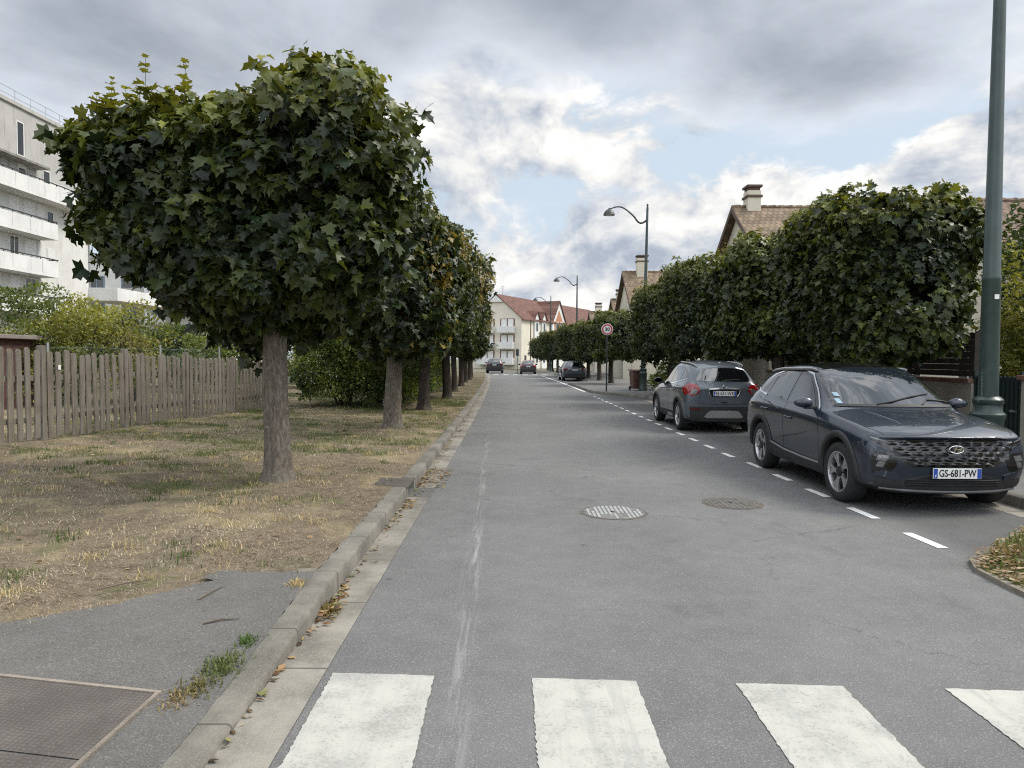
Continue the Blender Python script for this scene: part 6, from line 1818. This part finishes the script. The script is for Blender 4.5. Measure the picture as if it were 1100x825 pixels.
# running lights in the grille wings, headlamp pockets, lower intake, fangs
for sx_ in (-1, 1):
    def m_(p): return [(sx_ * x, z) for x, z in (p if sx_ > 0 else p[::-1])]
    dr = c1.decal('running_light', m_([(.685, .802), (.815, .835), (.832, .815), (.80, .79), (.74, .752), (.665, .715)]), 'F', 0.006, CM['gloss'], res=0.03)
    c1.decal('light_blade', m_([(.70, .806), (.82, .838), (.826, .824), (.70, .786)]), 'F', 0.011, CM['lens'], dr, res=0.03)
    c1.decal('light_blade', m_([(.69, .765), (.775, .790), (.765, .776), (.682, .742)]), 'F', 0.011, CM['dark_chrome'], dr, res=0.03)
    pk = c1.decal('headlamp', m_([(.57, .665), (.81, .685), (.842, .60), (.825, .445), (.70, .43), (.61, .52)]), 'F', 0.004, CM['gloss'], res=0.03)
    for zz_ in (.615, .545):
        c1.decal('lens', m_([(.675 + (.615 - zz_) * .5, zz_ + .031), (.775, zz_ + .036), (.800, zz_ - .022), (.70 + (.615 - zz_) * .5, zz_ - .030)]), 'F', 0.012, CM['lens'], pk, res=0.03, thick=1)
    c1.decal('fang', m_([(.555, .435), (.72, .475), (.80, .465), (.79, .435), (.70, .395), (.56, .37)]), 'F', 0.016, c1.paint, res=0.04, thick=1)
c1.decal('lower_bumper', [(-.78, .405), (-.62, .385), (-.5, .40), (-.3, .445), (0, .455), (.3, .445), (.5, .40), (.62, .385), (.78, .405), (.80, .30), (.74, .235), (-.74, .235), (-.80, .30)], 'F', 0.010, CM['plastic'], res=0.05, thick=1)
c1.decal('lower_intake', [(-.52, .375), (-.28, .425), (.28, .425), (.52, .375), (.50, .315), (-.50, .315)], 'F', 0.0135, CM['gap'], res=0.05)
b_ = MB()
for z_ in (.335, .362, .388):
    pl = []
    for x in np.linspace(-.5, .5, 15):
        hh_, nr = c1.hit('F', float(x), z_); pl.append(hh_ + nr * 0.016)
    b_.tube(pl, 0.005, 5)
b_.build('intake_bars', CM['plastic'], c1.root)
c1.tube('skid_trim', [(-.74, .285), (-.5, .268), (-.25, .262), (0, .26), (.25, .262), (.5, .268), (.74, .285)], [0.012, 0.016, 0.016, 0.016, 0.016, 0.016, 0.012], 'F', 0.012, CM['plastic_grey'])
c1.plate('F', 0, .468, 'GS-681-PW', off=0.035)
c1.arches(CM['plastic'], 0.085)
for ax in 'LR':
    c1.decal('sill_cladding', [(1.32, .255), (3.08, .265), (3.14, .42), (2.6, .40), (1.9, .385), (1.36, .40)], ax, 0.010, CM['plastic'], res=0.07, thick=1)
    c1.strip('sill_trim', [(1.40, .395), (1.9, .395), (2.6, .42), (3.10, .475)], 0.030, ax, 0.014, CM['silver'])
    c1.tube('shoulder_crease', [(2.45, .88), (2.9, .985), (3.3, 1.055), (3.75, 1.10), (4.1, 1.10)], [0.003, 0.010, 0.016, 0.016, 0.004], ax, -0.005, c1.paint)
    c1.tube('door_crease', [(1.55, .80), (2.0, .70), (2.6, .60), (3.05, .52)], [0.003, 0.012, 0.014, 0.003], ax, -0.004, c1.paint)
c1.mirror(1.72, 1.075)
c1.handle(2.42, .885); c1.handle(3.34, .95)
for s_, sg_ in ((.88, -1), (.88, 1), (3.56, -1), (3.56, 1)): c1.wheel(s_, sg_, R(0) if s_ > 1 else R(3))

# ======== rear of a car (shared by the grey SUV and the far cars)
HATCH = [list(r) for r in SUV]
def hatch_rear(c, text, lampmat='red', rich=True):
    b_ = lambda p: p
    c.decal('rear_window', [(-.60, 1.175), (.60, 1.175), (.64, 1.22), (.50, 1.435), (.25, 1.475), (0, 1.482), (-.25, 1.475), (-.50, 1.435), (-.64, 1.22)], 'B', 0.006, CM['glass'], res=0.06)
    for sx_ in (-1, 1):
        def m_(p): return [(sx_ * x, z) for x, z in (p if sx_ > 0 else p[::-1])]
        tl = c.decal('tail_light', m_([(.56, .985), (.60, 1.075), (.72, 1.115), (.815, 1.12), (.845, 1.0), (.815, .86), (.74, .835), (.60, .90)]), 'B', 0.012, CM[lampmat], res=0.03, thick=1)
        tls = c.decal('lamp_wing', [(4.05, 1.04), (4.22, 1.09), (4.36, 1.05), (4.36, .88), (4.28, .86), (4.14, .93)], 'R' if sx_ > 0 else 'L', 0.010, CM[lampmat], tl, res=0.03, thick=1)
        if rich:
            c.decal('lamp_lens', m_([(.62, .945), (.655, 1.0), (.73, 1.0), (.775, .93), (.75, .875), (.66, .89)]), 'B', 0.018, CM['lens'], tl, res=0.03, thick=1)
            c.decal('reflector', m_([(.55, .56), (.80, .575), (.80, .535), (.55, .52)]), 'B', 0.020, CM['red_dark'], res=0.04, thick=1)
            c.strip('hatch_gap', m_([(.665, 1.17), (.55, .98), (.545, .88), (.60, .70), (.50, .665), (0, .655)]) if sx_ > 0 else [(-x, z) for x, z in [(.665, 1.17), (.55, .98), (.545, .88), (.60, .70), (.50, .665), (0, .655)]], 0.008, 'B', 0.002, CM['gap'])
    c.decal('bumper_lower', [(-.80, .60), (-.5, .60), (0, .605), (.5, .60), (.80, .60), (.78, .34), (.6, .28), (-.6, .28), (-.78, .34)], 'B', 0.010, CM['plastic'], res=0.06, thick=1)
    if rich:
        c.decal('skid_plate', [(-.46, .375), (-.36, .49), (-.28, .515), (.28, .515), (.36, .49), (.46, .375), (.40, .345), (-.40, .345)], 'B', 0.020, CM['silver'], res=0.05, thick=1)
        rc = c.decal('plate_recess', [(-.34, .99), (.34, .99), (.36, .965), (.31, .835), (-.31, .835), (-.36, .965)], 'B', 0.004, CM['gloss'], res=0.05)
        c.tube('hatch_trim', [(-.36, 1.0), (-.15, 1.008), (.15, 1.008), (.36, 1.0)], 0.014, 'B', 0.010, CM['chrome'])
        for sx_ in (-1, 1): c.tube('hatch_trim', [(sx_ * .365, .985), (sx_ * .35, .90), (sx_ * .30, .835)], [0.012, 0.014, 0.006], 'B', 0.008, CM['chrome'])
        c.tube('rear_wiper', [(.02, 1.185), (-.1, 1.20), (-.38, 1.215)], [0.014, 0.010, 0.006], 'B', 0.018, CM['plastic'])
        h, nr = c.hit('B', 0, 1.055)
        rg_ = MB().tube([(h.x + .045 * math.cos(t * math.pi / 10), h.y + 0.012, h.z + .045 * math.sin(t * math.pi / 10)) for t in range(21)], 0.006, 8).build('emblem', CM['chrome'], c.root, smooth=True)
        MB().tube([(h.x - .062, h.y + .012, h.z + .006), (h.x + .012, h.y + .012, h.z + .006), (h.x - .012, h.y + .012, h.z - .006), (h.x + .062, h.y + .012, h.z - .006)], [0.003, 0.006, 0.006, 0.003], 6).build('emblem_bolt', CM['chrome'], rg_)
        c.tube('tow_slot', [(-.06, .70), (.06, .70)], 0.014, 'B', 0.0, CM['gap'])
    c.plate('B', 0, .905, text, w=0.52 if rich else 0.5, off=0.02)
def plain_front(c):
    c.decal('windscreen', [(-.72, 1.125), (0, 1.138), (.72, 1.125), (.665, 1.36), (.585, 1.548), (0, 1.592), (-.585, 1.548), (-.665, 1.36)], 'F', 0.005, CM['glass'], res=0.1)
    c.decal('grille', [(-.5, .80), (.5, .80), (.4, .6), (-.4, .6)], 'F', 0.006, CM['gloss'], res=0.1)
    for sx_ in (-1, 1):
        p = [(sx_ * .56, .72), (sx_ * .80, .78), (sx_ * .80, .70), (sx_ * .60, .66)]
        c.decal('headlamp', p if sx_ > 0 else p[::-1], 'F', 0.008, CM['lens'], res=0.06)
gpn = ([(1.74, 1.085), (1.98, 1.275), (2.26, 1.445), (2.56, 1.505), (2.59, 1.105), (2.1, 1.085)], [(2.67, 1.112), (2.645, 1.515), (3.05, 1.510), (3.40, 1.455), (3.52, 1.16), (3.1, 1.14)], [(3.60, 1.19), (3.50, 1.43), (3.66, 1.385), (3.83, 1.30), (3.92, 1.24)])
tl_ = [(1.72, 1.06), (2.1, 1.062), (2.7, 1.085), (3.3, 1.125), (3.86, 1.195), (4.03, 1.235)]
G_C = 'cars parked in the street'
c2 = Car('compact_suv', (4.86, 17.2 + 0.62 - 0.0, 0), math.pi, 'grey compact SUV parked with its tail and red lamp towards the camera', None, L=4.28, W=1.79, H=1.66, wb=(0.92, 3.475), R_=0.345, paint=paintmat('grey_paint', (0.095, 0.112, 0.132), 0.4))
c2.root.location.y = 17.2 + (4.28 / 2 - (4.28 - 3.475)) + 0.0
c2.root.location.x = 3.92 + 1.79 / 2
sides(c2, *gpn, dlo, tl_)
shutlines(c2, [[(1.43, .40), (1.42, .72), (1.47, .93), (1.60, 1.06)], [(2.62, 1.08), (2.64, .8), (2.60, .42), (1.43, .40)], [(3.50, 1.15), (3.47, .95), (3.32, .80), (3.10, .60), (2.98, .42), (2.60, .42)]])
hatch_rear(c2, 'EJ-531-WB')
plain_front(c2)
c2.arches(CM['plastic'], 0.07)
for ax in 'LR':
    c2.decal('sill_cladding', [(1.42, .255), (3.2, .265), (3.2, .42), (1.42, .40)], ax, 0.010, CM['plastic'], res=0.09, thick=1)
    c2.tube('shoulder_crease', [(2.6, .93), (3.1, 1.0), (3.6, 1.065), (4.05, 1.06)], [0.003, 0.014, 0.018, 0.006], ax, -0.004, c2.paint)
for sx_ in (-1, 1):
    c2.tube('roof_rail', [(sx_ * .575, 2.5), (sx_ * .585, 2.65), (sx_ * .60, 3.0), (sx_ * .58, 3.5), (sx_ * .555, 3.88), (sx_ * .54, 4.02)], [0.010, 0.018, 0.022, 0.022, 0.018, 0.008], 'T', 0.034, CM['silver'], seg=10)
c2.tube('aerial_fin', [(0, 3.92), (0, 4.0), (0, 4.06)], [0.01, 0.022, 0.012], 'T', 0.02, CM['silver'])
c2.mirror(1.66, 1.075, CM['gloss']); c2.handle(2.42, .90); c2.handle(3.30, .955)
for s_, sg_ in ((.92, -1), (.92, 1), (3.475, -1), (3.475, 1)): c2.wheel(s_, sg_)

def far_car(name, px, D, rz, label, L, W, H, paint, text, lamp='red_dark', z=0.0, dx=0):
    c = Car(name, (P(px, D) + dx, D + L / 2, z), rz, label, None, L=L, W=W, H=H, wb=(0.88 * L / 4.5, 3.52 * L / 4.5), R_=0.33, paint=paint)
    sides(c, *gpn, dlo, tl_, trim=False)
    hatch_rear(c, text, lamp, rich=False); plain_front(c); c.mirror(1.70, 1.075)
    c.arches(CM['plastic'], 0.06)
    for s_ in c.wb:
        for sg_ in (-1, 1): c.wheel(s_, sg_)
    return c
c3 = far_car('hatchback', 616.5, 53.7, math.pi + R(2), 'far grey blue hatchback parked on the right with a pale boot band', 4.2, 1.78, 1.52, paintmat('slate_paint', (0.05, 0.065, 0.085), 0.3), 'FD-207-KC')
c3.decal('boot_panel', [(-.52, 1.02), (.52, 1.02), (.50, .93), (-.50, .93)], 'B', 0.010, CM['silver'], res=0.06)
c4 = far_car('moving_car', 567.5, 76.0, math.pi, 'small dark car driving away over the far crossing', 4.0, 1.70, 1.46, paintmat('maroon_paint', (0.045, 0.028, 0.03), 0.2), 'BC-418-TL', 'red')
c5 = far_car('suv', 531, 79.0, math.pi, 'black SUV standing at the far left by the side street', 4.6, 1.9, 1.70, paintmat('black_paint', (0.02, 0.022, 0.026), 0.2), 'DK-940-QF')
